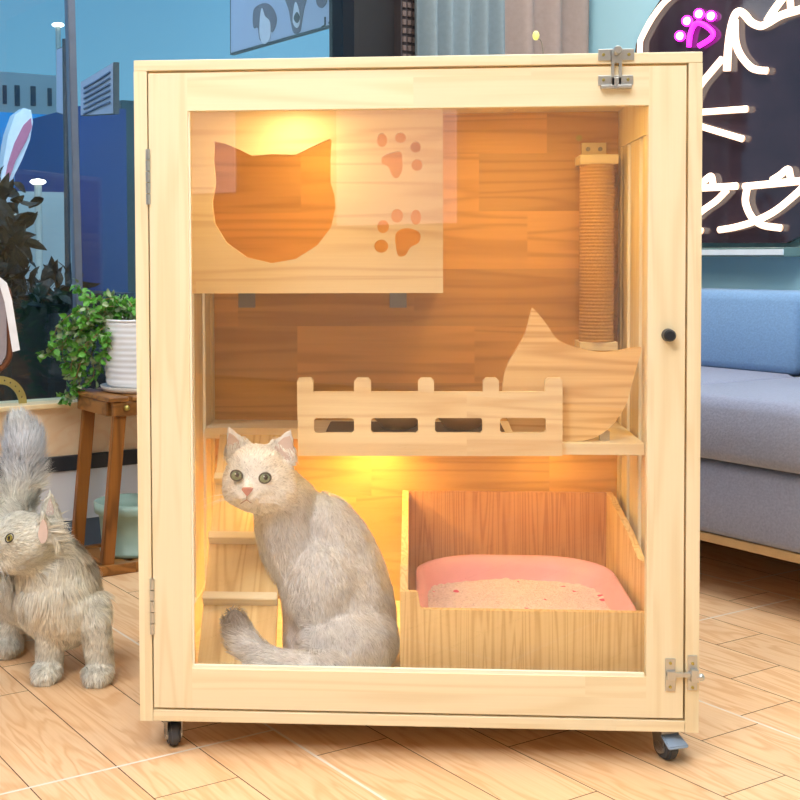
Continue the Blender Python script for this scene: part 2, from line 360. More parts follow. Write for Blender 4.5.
# glowing discs on poles, standing in for ceiling lights mirrored in the glass
def mirrored_lamp(u, v, r, k, label):
    c = out(u, v, k); t = thing('mirrored_lamp', label, 'lamp', Vector((c.x, c.y, -.02)))
    obj('pole', cyl(bmesh.new(), (c.x, c.y, -.02), (c.x, c.y, c.z), .02, seg=12), plain('pale_pole', (190, 196, 190), .5), t)
    bm = bmesh.new(); r = r/1260*(c-CAM).length; lathe(bm, c, [(.005, r*.4), (r*.8, r*.25), (r, 0), (r*.7, -r*.25), (.005, -r*.3)], 24); obj('lamp_head', bm, emit('lamp_glow', (255, 246, 220), 4), t, True)
mirrored_lamp(38, 182, 8, 2.9, 'glowing disc on a pole outside, standing in for a mirrored ceiling light')
mirrored_lamp(58, 25, 6, 6, 'tall glowing disc near the window top, standing in for a mirrored ceiling light')
# rabbit ear ornament
def ear_orn():
    k = 2.6; t = thing('rabbit_ear_ornament', 'white rabbit ear ornament with a pink stripe, outside at the left of the window', 'ornament', out(8, 190, k))
    o1 = [(0, 192), (3, 165), (8, 135), (15, 115), (24, 108), (31, 110), (33, 122), (30, 140), (22, 160), (12, 180), (8, 192)]
    o2 = [(4, 188), (8, 165), (15, 143), (24, 125), (31, 118), (32, 127), (26, 142), (16, 160), (9, 180), (7, 190)]
    obj('ear_shell', sheet([out(u, v, k) for u, v in o1], [], A*.08), plain('white_ear', (236, 240, 250), .4), t)
    obj('stand', cyl(bmesh.new(), Vector((out(8, 190, k).x, out(8, 190, k).y, -.02))+A*.04, out(8, 186, k)+A*.04, .025, seg=12), plain('ear_stand', (200, 206, 216), .5), t)
    obj('inner_stripe', sheet([out(u, v, k-.012) for u, v in o2], [], A*.011), plain('rose_stripe', (206, 120, 150), .4), t)
ear_orn()
# posters that hang square to the window outside
def poster(name, u0, va0, va1, u1, vb0, vb1, start, label, faces=False):
    """a board hanging at right angles to the window: far vertical edge at u0, near one at u1"""
    bpos = atA(u1, (vb0+vb1)/2, RA+start).dot(B)
    P = [atB(u0, va0, bpos), atB(u1, vb0, bpos), atB(u1, vb1, bpos), atB(u0, va1, bpos)]
    t = thing(name, label, 'poster', (P[2]+P[3])/2)
    obj('backing', sheet(P, [], B*.02), plain('poster_backing', (70, 84, 98), .6), t)
    c = sum(P, Vector())/4; Q = [c+(p-c)*.97 - B*.001 for p in P]
    obj('print', sheet(Q, [], B*-.002), plain('poster_paper', (176, 184, 210), .6, 0, .02, 4), t)
    return t, bpos
t, bp = poster('puppy_poster', 230, -60, 55, 350, -120, 21, .1, 'pale poster of two puppies hanging beyond the glass above the cabinet')
def pb(u, v, o=.004): return atB(u, v, bp-o)
def blob(pts, n=5, o=.004, th=.0015): return sheet(smoothpath([pb(u, v, o) for u, v in pts], n, True), [], B*-th)
mg, mw = plain('puppy_grey', (110, 104, 122), .8, 0, .12, 20), plain('puppy_white', (214, 214, 226), .8)
obj('puppy_head', blob([(255, 8), (265, 3), (273, 8), (277, 20), (273, 32), (268, 30), (266, 40), (260, 40), (258, 28), (254, 28), (253, 18)]), mg, t)
obj('puppy_muzzle', blob([(262, 8), (265, 16), (270, 22), (270, 38), (264, 44), (260, 36), (260, 20)], o=.006), mw, t)
obj('puppy_head', blob([(284, -8), (300, -10), (307, -4), (304, 10), (302, 22), (300, 32), (294, 33), (291, 22), (289, 10)]), mg, t)
obj('puppy_muzzle', blob([(296, 2), (299, 10), (300, 22), (297, 28), (293, 22), (294, 8)], o=.006), mw, t)
obj('puppy_nose', blob([(297, 12), (300, 18), (297, 23), (294, 18)], o=.009), plain('puppy_dark', (60, 56, 70), .7), t)
obj('puppy_paw', blob([(317, -6), (326, -8), (327, 2), (322, 8), (317, 4)]), mg, t)
bm = bmesh.new()
for s in ([(325, 17), (325, 25), (322, 27)], [(331, 19), (329, 23), (332, 25), (334, 21), (331, 19)], [(338, 17), (336, 21), (339, 23), (341, 19), (338, 17)], [(345, 10), (344, 21)], [(342, 15), (347, 13)], [(350, 8), (349, 14)]):
    tube(bm, [pb(u, v, .005) for u, v in s], .0035, 6)
obj('lettering', bm, plain('ink', (50, 52, 66), .7), t)
t, bp = poster('notice_poster', 81, 82, 116, 114, 62, 114, .5, 'small slanting printed notice beyond the glass, right of the silver joint')
bm = bmesh.new()
for k in range(6):
    f = k/5; tube(bm, [pb(84, 88+26*f, .006), pb(98, 80+27*f, .006), pb(110, 72+30*f, .006)], .004, 5)
obj('print_lines', bm, plain('notice_ink', (90, 110, 150), .7), t)
t, bp = poster('framed_notice', 57, 49, 113, 66, 45, 116, 1.2, 'narrow framed notice beyond the glass, left of the silver joint')
f_ = atB(66, 114, bp); obj('post', cyl(bmesh.new(), (f_.x, f_.y, -.02), (f_.x, f_.y, f_.z+.3), .012, seg=10), plain('notice_post', (60, 66, 74), .5), t)
f_ = f_

# ================================================================== CURTAINS AND PIER DETAILS
def curtain(u0, u1, folds, mat, label, k):
    p0, p1 = atA(u0, 30, RA-k).dot(B), atA(u1, 30, RA-k).dot(B); n = folds*14; bm = bmesh.new(); cols = []
    rnd = random.Random(int(u0)); ph = [rnd.uniform(.75, 1.25) for _ in range(folds+2)]
    for i in range(n+1):
        t = i/n; x = t*folds; w = math.sin(2*math.pi*x)*.035*ph[int(x)] + .008*math.sin(5.3*x)
        cols.append([bm.verts.new(ab(RA-k+w*(1-.15*z/2.7), p0+(p1-p0)*t+.006*math.sin(z*2+x), z)) for z in (.03, .7, 1.4, 2.1, 2.75)])
    for a, b in zip(cols, cols[1:]):
        for i in range(4): bm.faces.new((a[i], b[i], b[i+1], a[i+1]))
    bmesh.ops.recalc_face_normals(bm, faces=bm.faces)
    r = bmesh.ops.extrude_face_region(bm, geom=bm.faces[:]); bmesh.ops.translate(bm, vec=A*.004, verts=[v for v in r['geom'] if isinstance(v, bmesh.types.BMVert)])
    return setp(obj('curtain', bm, mat, None, True), label, 'curtain')
curtain(418, 503, 5, plain('grey_curtain', (128, 143, 150), .85, 0, .05, 60, .2), 'grey curtain in narrow folds beside the dark pier', .12)
curtain(504, 588, 3, plain('taupe_curtain', (164, 146, 138), .85, 0, .05, 60, .2), 'taupe curtain in broad folds next to the pale blue wall', .10)
def speakers():
    p0, p1 = atA(401, 30, RA-.06).dot(B), atA(416, 30, RA-.06).dot(B)
    t = thing('lattice_screen', 'narrow dark perforated screen between the pier and the grey curtain', 'screen', ab(RA-.04, (p0+p1)/2, 0))
    obj('frame', box(RA-.06, RA-.005, p0, p1, 0, 2.4, ax=1), plain('screen_dark', (60, 54, 58), .7), t)
    bm = bmesh.new()
    for i in range(60):
        for j in range(3):
            b = p0+(p1-p0)*(j+.5)/3; bx(bm, RA-.068, RA-.06, b-.006, b+.006, .6+i*.03, .618+i*.03, ax=1)
    obj('studs', bm, plain('screen_stud', (120, 104, 100), .6), t)
speakers()

# ================================================================== SOFA
def sofa():
    mf = plain('blue_grey_fabric', (124, 162, 204), .9, 0, .10, 160, .35, sheen=.3)
    ms = plain('lavender_grey_fabric', (150, 156, 182), .9, 0, .12, 160, .35, sheen=.3)
    b0 = SB; a0, a1 = -1.3, 1.28
    zl = atB(750, 553, b0).z; zs = atB(750, 467, b0).z; zt = atB(750, 398, b0).z
    zb = atB(750, 291, b0+.62).z
    t = thing('sofa', 'blue grey fabric sofa behind the right side of the wooden cabinet', 'sofa', ab((a0+a1)/2, b0+.4, 0))
    obj('base', box(a0, a1, b0+.01, RB-.03, zl+.02, zs-.005, ax=1, bev=.02), ms, t, True)
    obj('wood_rail', box(a0+.01, a1-.01, b0+.02, RB-.04, zl-.004, zl+.02, ax=1, bev=.003), plain('sofa_rail', (206, 170, 120), .5), t)
    for (x, y) in ((a0+.1, b0+.1), (a1-.1, b0+.1), (a0+.1, RB-.12), (a1-.1, RB-.12)):
        obj('leg', box(x-.025, x+.025, y-.025, y+.025, 0, zl, ax=1, bev=.004), M['black'], t)
    spl = atB(797, 350, b0+.6).dot(A)
    for s0, s1 in ((a0+.16, spl-.9), (spl-.9, spl), (spl, a1-.16)):
        obj('seat_cushion', box(s0+.002, s1-.002, b0-.02, b0+.64, zs, zt, ax=1, bev=.035), ms, t, True)
        obj('back_cushion', box(s0+.003, s1-.003, b0+.60, b0+.82, zt-.005, zb, ax=1, bev=.03), mf, t, True)
    for s0, s1 in ((a0, a0+.16), (a1-.16, a1)):
        obj('arm', box(s0, s1, b0-.01, RB-.04, zs, zt+.16, ax=1, bev=.03), mf, t, True)
sofa()

# ================================================================== NEON SIGN + LEDGE
def neon(name, core, rim, s_):
    # LED strip in a milky jacket: bright along its middle, deeper coloured towards the jacket's sides
    m, nt, p = newmat(name); lw = N(nt, 'ShaderNodeLayerWeight'); lw.inputs['Blend'].default_value = .4
    nt.links.new(mix(nt, mth(nt, 'POWER', lw.outputs['Facing'], 1.3), tuple(x*s_ for x in lin(core)[:3])+(1,), tuple(x*.9 for x in lin(rim)[:3])+(1,)), p.inputs['Emission Color']); p.inputs['Emission Strength'].default_value = 1.0
    p.inputs['Base Color'].default_value = lin(core); return m
def sign():
    k = RB-.05
    P = lambda u, v, o=0: atB(u, v, k-o)
    t = thing('neon_sign', 'dark rounded board with glowing white neon cat, strokes and a pink neon paw', 'neon sign', P(720, 243))
    outl = [(634, 236), (633, 140), (634, 60), (636, 44), (650, 15), (664, -6), (690, -22), (760, -34), (815, -20), (820, 60), (817, 200), (808, 232), (786, 243), (650, 243)]
    m, nt, p = newmat('dark_glossy_board'); L = nt.links
    g = N(nt, 'ShaderNodeTexCoord'); n = N(nt, 'ShaderNodeTexNoise'); n.inputs['Scale'].default_value = 3; n.inputs['Detail'].default_value = 5; L.new(g.outputs['Object'], n.inputs['Vector'])
    L.new(mix(nt, n.outputs['Fac'], lin((26, 22, 34)), lin((74, 58, 66))), p.inputs['Base Color']); p.inputs['Roughness'].default_value = .05; p.inputs['Specular IOR Level'].default_value = .75
    obj('board', sheet([P(*q) for q in outl], [], B*.02), m, t)
    wn = neon('white_neon', (255, 240, 218), (255, 150, 84), 2.0); pn = emit('pink_neon', (255, 40, 240), 2.6); pd = emit('pale_pink_neon', (255, 190, 250), 3)
    W = [([(640, 60), (640, 46), (642, 37), (655, 14), (672, -4), (700, -14), (760, -24)], .0115),
         ([(727, 71), (728, 50), (731, 28), (735, 15), (739.5, 11.5), (745, 15), (751, 22), (760, 26), (768, 23), (781, 15.5), (800, 9.5), (812, 4)], .0145),
         ([(735, 20), (735.5, 40), (740, 54), (750, 66.5), (758, 70), (767, 70.7)], .0135),
         ([(722.5, 58.5), (712, 71), (700, 86), (692, 104)], .0135), ([(767, 21), (774, 10), (783, -2)], .0135), ([(790, -6), (790.5, 4), (791, 11)], .012),
         ([(690, 113), (703, 112), (747, 109)], .0125), ([(690, 122), (703, 127), (743, 139)], .0125),
         ([(686, 189), (737, 186)], .0135), ([(697, 185), (704, 181), (711, 176), (713, 184)], .0125), ([(727, 190), (716, 201), (702, 211), (690, 222)], .0125), ([(684, 228), (702, 231)], .0125),
         ([(744, 186.5), (770, 184), (800, 181), (810, 180)], .0135), ([(772, 180), (780, 175), (788, 169), (790, 175), (791, 180)], .0125),
         ([(747, 189), (745.5, 202), (751, 216), (762, 225), (781, 228)], .013), ([(804, 186), (796, 194), (775, 211), (754, 221.5), (736, 227), (719, 230)], .013)]
    for pts, r in W: obj('neon_tube', tube(bmesh.new(), smoothpath([P(u, v, .016) for u, v in pts], 6), r*.9, 12), wn, t, True)
    obj('neon_tube', tube(bmesh.new(), smoothpath([P(u, v, .014) for u, v in [(689, 47), (690, 36), (693, 27), (698, 23), (706, 26), (713, 33), (710, 39), (699, 46)]], 6), .0085, 12), pn, t, True, label='pink neon paw pad outline')
    for u, v in ((680, 36), (687, 21), (699, 14), (711, 16)):
        bm = bmesh.new(); bmesh.ops.create_uvsphere(bm, u_segments=16, v_segments=10, radius=.0135); bmesh.ops.translate(bm, vec=P(u, v, .016), verts=bm.verts); obj('neon_dot', bm, pd, t, True, label='pale pink glowing toe dot')
        bm = bmesh.new(); pts = [P(u+4.4*math.cos(i*.3927), v+4.4*math.sin(i*.3927), .010) for i in range(16)]; tube(bm, pts, .0045, 8, close=True); obj('neon_ring', bm, pn, t, True, label='magenta ring around the toe dot')
    # ledge below
    za, zb = atB(740, 246, RB).z, atB(740, 250, RB).z
    a0, a1 = atB(786, 247, RB-.14).dot(A), atB(560, 247, RB-.14).dot(A)
    t = thing('wall_ledge', 'thin pale ledge on the wall right under the neon sign', 'shelf', ab((a0+a1)/2, RB-.07, za-.04))
    obj('shelf_board', box(a0, a1, RB-.15, RB-.001, za-.036, za-.006, ax=1, bev=.003), plain('ledge_grey', (104, 130, 128), .3), t)
    obj('front_edge', box(a0, a1, RB-.155, RB-.15, za-.03, za-.012, ax=1), plain('ledge_white', (226, 232, 236), .3), t)
sign()

# ================================================================== CABINET
ZB, H, D, T = .06, 1.197, .76, .0235
ZT = ZB+H
cab = thing('cat_cabinet', 'tall pale pine cat cabinet on casters with a clear front door', 'cabinet', (.5, D/2, 0))
def cp_(name, bm, mat, parent=None, **k): return obj(name, bm, mat, parent or cab, **k)
cp_('top_panel', box(0, 1, 0, D, ZT-.019, ZT, bev=.0015), M['pineH'])
cp_('bottom_panel', box(T+.0003, 1-T-.0003, 0, D, ZB, ZB+.021, bev=.0015), M['pineH'])
cp_('back_panel', box(T+.0003, 1-T-.0003, D-.012, D, ZB+.0213, ZT-.0193), M['back'])
def gridframe(us, vs, f, thick, mats):
    """frame from a 3 x 3 grid with its middle left open; mats: material index of the bars along v and along u"""
    bm = bmesh.new(); g = [[bm.verts.new(f(u, v)) for v in vs] for u in us]
    for i in range(3):
        for j in range(3):
            if (i, j) != (1, 1):
                fc_ = bm.faces.new((g[i][j], g[i+1][j], g[i+1][j+1], g[i][j+1])); fc_.material_index = mats[0] if i != 1 else mats[1]
    r = bmesh.ops.extrude_face_region(bm, geom=bm.faces[:]); bmesh.ops.translate(bm, vec=Vector(thick), verts=[v for v in r['geom'] if isinstance(v, bmesh.types.BMVert)])
    return bm
def gridframe2(x0, x1, z0, z1): return gridframe((0, .05, D-.045, D), (z0, z0+.09, z1-.085, z1), lambda u, v: Vector((x0, u, v)), (x1-x0, 0, 0), (0, 0))
for s in (0, 1):
    x0, x1 = (0, T) if s == 0 else (1-T, 1); z0, z1 = ZB, ZT-.0193
    fr = cp_('side_panel', gridframe2(x0, x1, z0, z1), M['pineV'])
    for y in (.058, .205, .352, .497, .642):
        xx = (x0+.004, x1-.004)
        cp_('side_slat', box(xx[0], xx[1], y, min(y+.108, D-.046), z0+.09, z1-.085, bev=.0015), M['pineS'], fr)
# door
gx0, gx1, gz0, gz1 = .0965, .9085, .1575, 1.166; dx0, dx1, dz0, dz1 = .0262, .9725, ZB+.0255, ZT-.0235
DY0, DY1 = .0, .022
door = cp_('door', gridframe((dx0, gx0, gx1, dx1), (dz0, gz0, gz1, dz1), lambda u, v: Vector((u, DY0, v)), (0, DY1-DY0, 0), (0, 1)), [M['pineV'], M['pineH']])
bm = bmesh.new(); e = .0035
bx(bm, gx0, gx0+e, .004, .010, gz0, gz1); bx(bm, gx0+e, gx1-.003, .003, .012, gz0, gz0+.006)
cp_('lit_edge_strip', bm, M['edge'], door)  # lit inner chamfer, its brightness painted as pale strips at left and bottom
cp_('door_glass', box(gx0+e, gx1, .0125, .0165, gz0+.0062, gz1), M['pane'], door)
k = atY(668, 335, 0); bm = cyl(bmesh.new(), (k.x, 0, k.z), (k.x, -.018, k.z), .0115, .0105, 28); cyl(bm, (k.x, -.018, k.z), (k.x, -.022, k.z), .0105, .008, 28)
cp_('door_knob', bm, M['black'], door, smooth=False)
def screwhead(bm, x, z, y=-.0042, r=.0035): cyl(bm, (x, 0, z), (x, y, z), r, r*.7, 12)
for v0, v1 in ((149, 205), (578, 634)):
    p0, p1 = atY(147.5, v0, 0), atY(151 if v0 > 300 else 147.5, v1, 0); x = .0248; bm = bmesh.new(); n = 5
    for i in range(n):
        a = p0.z+(p1.z-p0.z)*(i+.04)/n; b = p0.z+(p1.z-p0.z)*(i+.96)/n; cyl(bm, (x, -.003, a), (x, -.003, b), .0042, seg=14)
    cp_('hinge', bm, M['metal'], door)
def latch_top():
    c = lambda u, v: atY(u, v, 0)
    bm = bmesh.new(); z0, z1 = c(616, 50).z, c(616, 60).z
    a, b = c(598, 54), c(634, 54); a2, b2 = c(598, 82), c(633, 82)
    bx(bm, a.x, b.x, -.003, -.0002, b.z-.011, b.z+.009, .001)
    l0 = bm; bm = bmesh.new(); bx(bm, a2.x, b2.x, -.003, -.0002, b2.z-.006, b2.z+.012, .001)
    bx(bm, a2.x+.004, a2.x+.026, -.014, -.0002, b2.z-.012, b2.z-.006, .001); bx(bm, b2.x-.028, b2.x-.004, -.014, -.0002, b2.z-.012, b2.z-.006, .001)
    l = cp_('latch', l0, M['metal']); cp_('latch_plate', bm, M['metal'], l)
    bm = bmesh.new(); m = (a.x+b.x)/2
    bx(bm, m-.009, m-.004, -.008, -.003, b2.z-.010, b.z+.006); bx(bm, m+.004, m+.009, -.008, -.003, b2.z-.010, b.z+.006)
    bx(bm, m-.009, m+.009, -.008, -.003, b2.z-.012, b2.z+.008, .001); bx(bm, m-.009, m+.009, -.0081, -.003, b.z-.016, b.z+.006)
    cp_('latch_arm', bm, M['metal'], l)
    bm = bmesh.new(); cyl(bm, (m, -.003, b.z+.002), (m, -.020, b.z+.004), .006, seg=16); cyl(bm, (m, -.020, b.z+.004), (m, -.026, b.z+.004), .008, .006, 16); cp_('latch_pin', bm, M['metal'], l)
    for x, z in ((a.x+.009, b.z-.001), (b.x-.009, b.z-.001), (a2.x+.009, b2.z+.004), (b2.x-.009, b2.z+.004)):
        bm = bmesh.new(); screwhead(bm, x, z, -.0055); cp_('screw', bm, M['screw'], l)
latch_top()
def latch_side():
    c = lambda u, v: atY(u, v, 0)
    a, b = c(665, 658), c(675, 691); p, q = c(687.5, 655), c(697, 690); bm = bmesh.new()
    bx(bm, a.x, b.x, -.003, -.0002, b.z, a.z, .001); l = cp_('latch', bm, M['metal']); cp_('latch_plate', box(p.x, q.x, -.003, -.0002, q.z, p.z, .001), M['metal'], l); m = (a.z+b.z)/2
    bm = bmesh.new(); bx(bm, a.x+.002, q.x, -.010, -.003, m-.002, m+.006, .001); bx(bm, p.x+.004, q.x, -.016, -.003, m-.009, m+.013, .001); bx(bm, a.x+.002, b.x, -.0101, -.003, m-.008, m+.008, .001)
    cp_('latch_arm', bm, M['metal'], l)
    bm = cyl(bmesh.new(), (q.x-.004, -.012, m), (q.x+.004, -.012, m), .0045, seg=16); bmesh.ops.create_uvsphere(bm, u_segments=14, v_segments=8, radius=.0065, matrix=Matrix.Translation((q.x+.004, -.012, m))); cp_('latch_pin', bm, M['metal'], l, smooth=True)
    for x in ((a.x+b.x)/2, (p.x+q.x)/2):
        for z in (a.z-.008, b.z+.008): bm = bmesh.new(); screwhead(bm, x, z, -.0055); cp_('screw', bm, M['screw'], l)
latch_side()
# casters
def caster(x, y, ang, brake, wide=1.0):
    rot = Matrix.Translation((x, y, 0)) @ Matrix.Rotation(ang, 4, 'Z') @ Matrix.Diagonal((wide, wide, 1, 1))
    w = .0225
    bm = bmesh.new(); bx(bm, -.02, .02, -.02, .02, .0555, .0597); bx(bm, -.014, .014, -.012, .018, .048, .0555, .002)
    for s in (-1, 1): hexa(bm, [(s*.0105, -.010, .018), (s*.0125, -.010, .018), (s*.0125, .012, .018), (s*.0105, .012, .018), (s*.0105, -.014, .05), (s*.0125, -.014, .05), (s*.0125, .018, .05), (s*.0105, .018, .05)])
    bm.transform(rot); c = cp_('caster', bm, M['steel'])
    bm = cyl(bmesh.new(), (-.009, 0, w), (.009, 0, w), w, seg=32); bmesh.ops.bevel(bm, geom=[e for e in bm.edges if len(e.link_faces) == 2 and any(len(f.verts) > 10 for f in e.link_faces)], offset=.004, segments=3, affect='EDGES'); bm.transform(rot); cp_('wheel', bm, M['rubber'], c, smooth=False)
    bm = cyl(bmesh.new(), (-.0125, 0, w), (.0125, 0, w), .011, seg=20); bm.transform(rot); cp_('wheel_hub', bm, M['metal'], c)
    if brake:
        bm = hexa(bmesh.new(), [(-.016, -.032, .030), (.016, -.032, .030), (.014, -.008, .044), (-.014, -.008, .044), (-.017, -.034, .036), (.017, -.034, .036), (.014, -.006, .052), (-.014, -.006, .052)], .002)
        bm.transform(rot); cp_('brake_pedal', bm, M['pedal'], c)
caster(.052, .045, R(20), False, 1.2); caster(.950, .034, R(22), True, 1.25)
caster(.055, D-.05, R(150), False); caster(.945, D-.05, R(200), False)

# shelf with the picket rail
SH0, SHL, SH1, SHZ = .400, .60, D-.0125, .5135
SHX = atY(300, 450, SH0).x
shelf = cp_('middle_shelf', sheet([Vector(p+(SHZ-.024,)) for p in ((T+.0005, SHL), (SHX, SHL), (SHX, SH0), (1-T-.0005, SH0), (1-T-.0005, SH1), (T+.0005, SH1))], [], (0, 0, .024)), M['pineH'])
FY = .3840
def fence_rail():
    q = lambda u, v: atY(u, v, FY)
    out_ = [(298, 456), (297, 381), (299, 378), (311, 378), (313, 381), (313, 392), (354, 392), (354, 381), (357, 378), (368, 378), (371, 381), (371, 392), (418, 392), (418, 381), (421, 378), (431, 378), (434, 381), (434, 392), (483, 392), (483, 381), (486, 378), (496, 378), (499, 381), (499, 392), (545, 392), (545, 381), (548, 378), (560, 378), (562.5, 381), (562.5, 456)]
    holes = [[(a+2, 418), (b-2, 418), (b, 420), (b, 431), (b-2, 433), (a+2, 433), (a, 431), (a, 420)] for a, b in ((314, 354), (371, 418), (435, 482.5), (500, 546))]
    bm = sheet([q(*p) for p in out_], [[q(*p) for p in h] for h in holes], (0, .0155, 0))
    cp_('picket_rail', bm, M['board'], shelf)
fence_rail()
def cat_head_board():
    Y = .424; q = lambda u, v: atY(u, v, Y)
    o = [(520, 440.5), (508, 420), (503, 398), (503, 382), (507, 366), (516, 350), (525, 334), (531, 312), (534, 309), (545, 322), (556, 338), (566, 344), (580, 348), (596, 352), (610, 352), (626, 349), (639, 347), (641.5, 350), (637, 366), (632, 384), (627, 402), (618, 418), (606, 431), (592, 438.5), (575, 441.5), (550, 442)]
    o = [(u, min(v, 442.5)) for u, v in o]
    pts = smoothpath([q(*p) for p in o], 4, True)
    cp_('cat_head_board', sheet(pts, [], (0, .014, 0)), wood('pine_cat_head', (246, 216, 160), (204, 154, 94), 'X', 'Z', .4, 3, .8, streak=30, tone=.02, seed=8), shelf)
    a = atY(604, 438, .45); cp_('metal_bracket', box(a.x-.01, a.x+.01, .4385, .455, SHZ, SHZ+.02), M['metal'], shelf)
cat_head_board()
# raised box with the cat face opening
BY = .38
def perch():
    Q = lambda x, y: atY(180+x/2.857, 90+y/2.857, BY)
    x1 = atY(443, 200, BY).x; z0 = atY(400, 293, BY).z; z1 = ZT-.0195; x0 = T+.0008
    outer = [Vector((x0, BY, z0)), Vector((x1, BY, z0)), Vector((x1, BY, z1)), Vector((x0, BY, z1))]
    face = [Q(*p) for p in [(97, 147), (125, 152), (165, 168), (205, 188), (262, 183), (330, 185), (380, 160), (428, 139), (433, 145), (430, 200), (430, 265), (441, 300), (444, 335), (432, 392), (392, 444), (330, 483), (260, 495), (190, 478), (132, 436), (99, 382), (91, 325), (101, 265), (95, 200)]]
    E = lambda cx, cy, rx, ry: [Q(cx+rx*math.cos(2*math.pi*i/16), cy+ry*math.sin(2*math.pi*i/16)) for i in range(16)]
    pads = [E(*a) for a in ((620, 359, 17, 20), (674, 363, 15, 22), (580, 390, 17, 19), (575, 446, 20, 19), (577, 143, 15, 20), (630, 136, 16, 15), (673, 163, 15, 16), (677, 214, 16, 17))]
    p1 = smoothpath([Q(*p) for p in [(616, 410), (640, 395), (668, 398), (687, 412), (682, 436), (658, 450), (644, 472), (624, 474), (616, 445)]], 3, True)
    p2 = smoothpath([Q(*p) for p in [(577, 192), (600, 180), (630, 176), (635, 200), (634, 232), (620, 252), (606, 244), (596, 220), (578, 210)]], 3, True)
    box_ = cp_('perch_box', sheet(outer, [face]+pads+[p1, p2], (0, .014, 0)), M['board'])
    cp_('box_side', box(x1-.014, x1, BY+.0142, D-.0125, z0+.0145, z1), M['pineY'], box_)
    cp_('box_floor', box(x0, x1, BY+.0142, D-.0125, z0, z0+.0143), M['pineH'], box_)
    for u in (246, 398):
        a = atY(u, 296, D-.03); cp_('metal_bracket', bx(box(a.x-.02, a.x+.02, D-.016, D-.0127, a.z-.028, z0-.001), a.x-.02, a.x+.02, D-.05, D-.0127, z0-.005, z0-.0005), M['steel'], box_)
    return x0, x1, z0, z1
px0, px1, pz0, pz1 = perch()
# scratching post on the back panel
def post():
    p = atY(597, 165, .69); q = atY(597, 341, .69); r = .0395; x, y = p.x, .69; z1, z0 = p.z, q.z
    bm = bmesh.new(); n = 52
    prof = []
    for i in range(n*4+1):
        t = i/(n*4); prof.append((r+.0014*math.sin(2*math.pi*i/4), z0+(z1-z0)*t))
    lathe(bm, (x, y, 0), prof, 36)
    ps = cp_('scratching_post', bm, M['rope'], smooth=True)
    cp_('post_cap', box(x-.043, x+.043, y-.035, D-.0127, z1, z1+.022, bev=.002), M['pineH'], ps)
    cp_('post_cap', box(x-.043, x+.043, y-.035, D-.0127, z0-.02, z0, bev=.002), M['pineH'], ps)
    cp_('post_plate', box(x-.028, x+.028, D-.022, D-.0127, z1+.022, z1+.055), M['pineH'], ps)
    for s in (-.014, .014): cp_('screw', cyl(bmesh.new(), (x+s, D-.022, z1+.04), (x+s, D-.0255, z1+.04), .005, seg=12), M['steel'], ps)
post()
for i, (u, v) in enumerate(((579, 138),)):
    a = atY(u, v, D-.013); cp_('screw', cyl(bmesh.new(), (a.x, D-.0125, a.z), (a.x, D-.0155, a.z), .007, seg=16), M['screw'])
# ramp
RB0, RB1 = Vector((.163, .085, ZB+.03)), Vector((.135, SHL-.012, SHZ-.022))
def ramp():
    d = (RB1-RB0).normalized(); n = Vector((0, -d.z, d.y)).normalized(); w = .148; x = Vector((1, 0, 0))
    bm = hexa(bmesh.new(), [RB0-x*w/2, RB0+x*w/2, RB0+x*w/2+n*.014, RB0-x*w/2+n*.014, RB1-x*w/2, RB1+x*w/2, RB1+x*w/2+n*.014, RB1-x*w/2+n*.014], .001)
    rp = cp_('climbing_ramp', bm, M['ramp'])
    L = (RB1-RB0).length
    for v in (484, 543, 604):
        # cleat height from where its strip shows on the ramp
        best = min(range(200), key=lambda i: abs(vpix(RB0+(RB1-RB0)*i/200+n*.02)-v)); c = RB0+(RB1-RB0)*best/200 + n*.014
        P = [c-x*w/2-d*.0, c+x*w/2-d*.0, c+x*w/2+n*.022, c-x*w/2+n*.022, c-x*w/2+d*.018, c+x*w/2+d*.018, c+x*w/2+n*.022+d*.018, c-x*w/2+n*.022+d*.018]
        cl = cp_('cleat', hexa(bmesh.new(), P, .0012), M['pineH'], rp)
def vpix(P): d = P-CAM; return PY - F*d.dot(Up)/d.dot(Fw)
def upix(P): d = P-CAM; return PX + F*d.dot(Rt)/d.dot(Fw)
ramp()
# LED lamps in the cabinet
def puck(x, y, r=.028):
    l = cp_('led_lamp', cyl(bmesh.new(), (x, y, ZT-.0195), (x, y, ZT-.032), r+.005, seg=32), M['metal'])
    cp_('lamp_lens', cyl(bmesh.new(), (x, y, ZT-.032), (x, y, ZT-.036), r, seg=32), M['lamp'], l)
    return l
def light(kind, name, loc, energy, color, size=None, rot=None, **k):
    d = bpy.data.lights.new(name, kind); d.energy = energy; d.color = color
    if kind == 'AREA':
        d.shape = 'RECTANGLE' if isinstance(size, tuple) else 'SQUARE'
        if isinstance(size, tuple): d.size, d.size_y = size
        else: d.size = size
    elif size: d.shadow_soft_size = size
    for a, b in k.items(): setattr(d, a, b)
    o = bpy.data.objects.new(name, d); o.location = loc
    if rot is not None: o.rotation_euler = rot
    col.objects.link(o); return o
WARM = (1, .62, .16)
lamp_x = atY(290, 112, .26).x
for (x, y) in ((lamp_x, .26), (.30, .6), (.70, .45), (.86, .3)): puck(x, y)
light('AREA', 'led_light', (lamp_x, .26, ZT-.042), .75, (1, .76, .38), .03)
light('AREA', 'led_light', (.30, .6, ZT-.042), .6, WARM, .05)
light('AREA', 'led_light', (.70, .45, ZT-.042), .85, WARM, .05)
light('AREA', 'led_light', (.86, .3, ZT-.042), .5, WARM, .05)
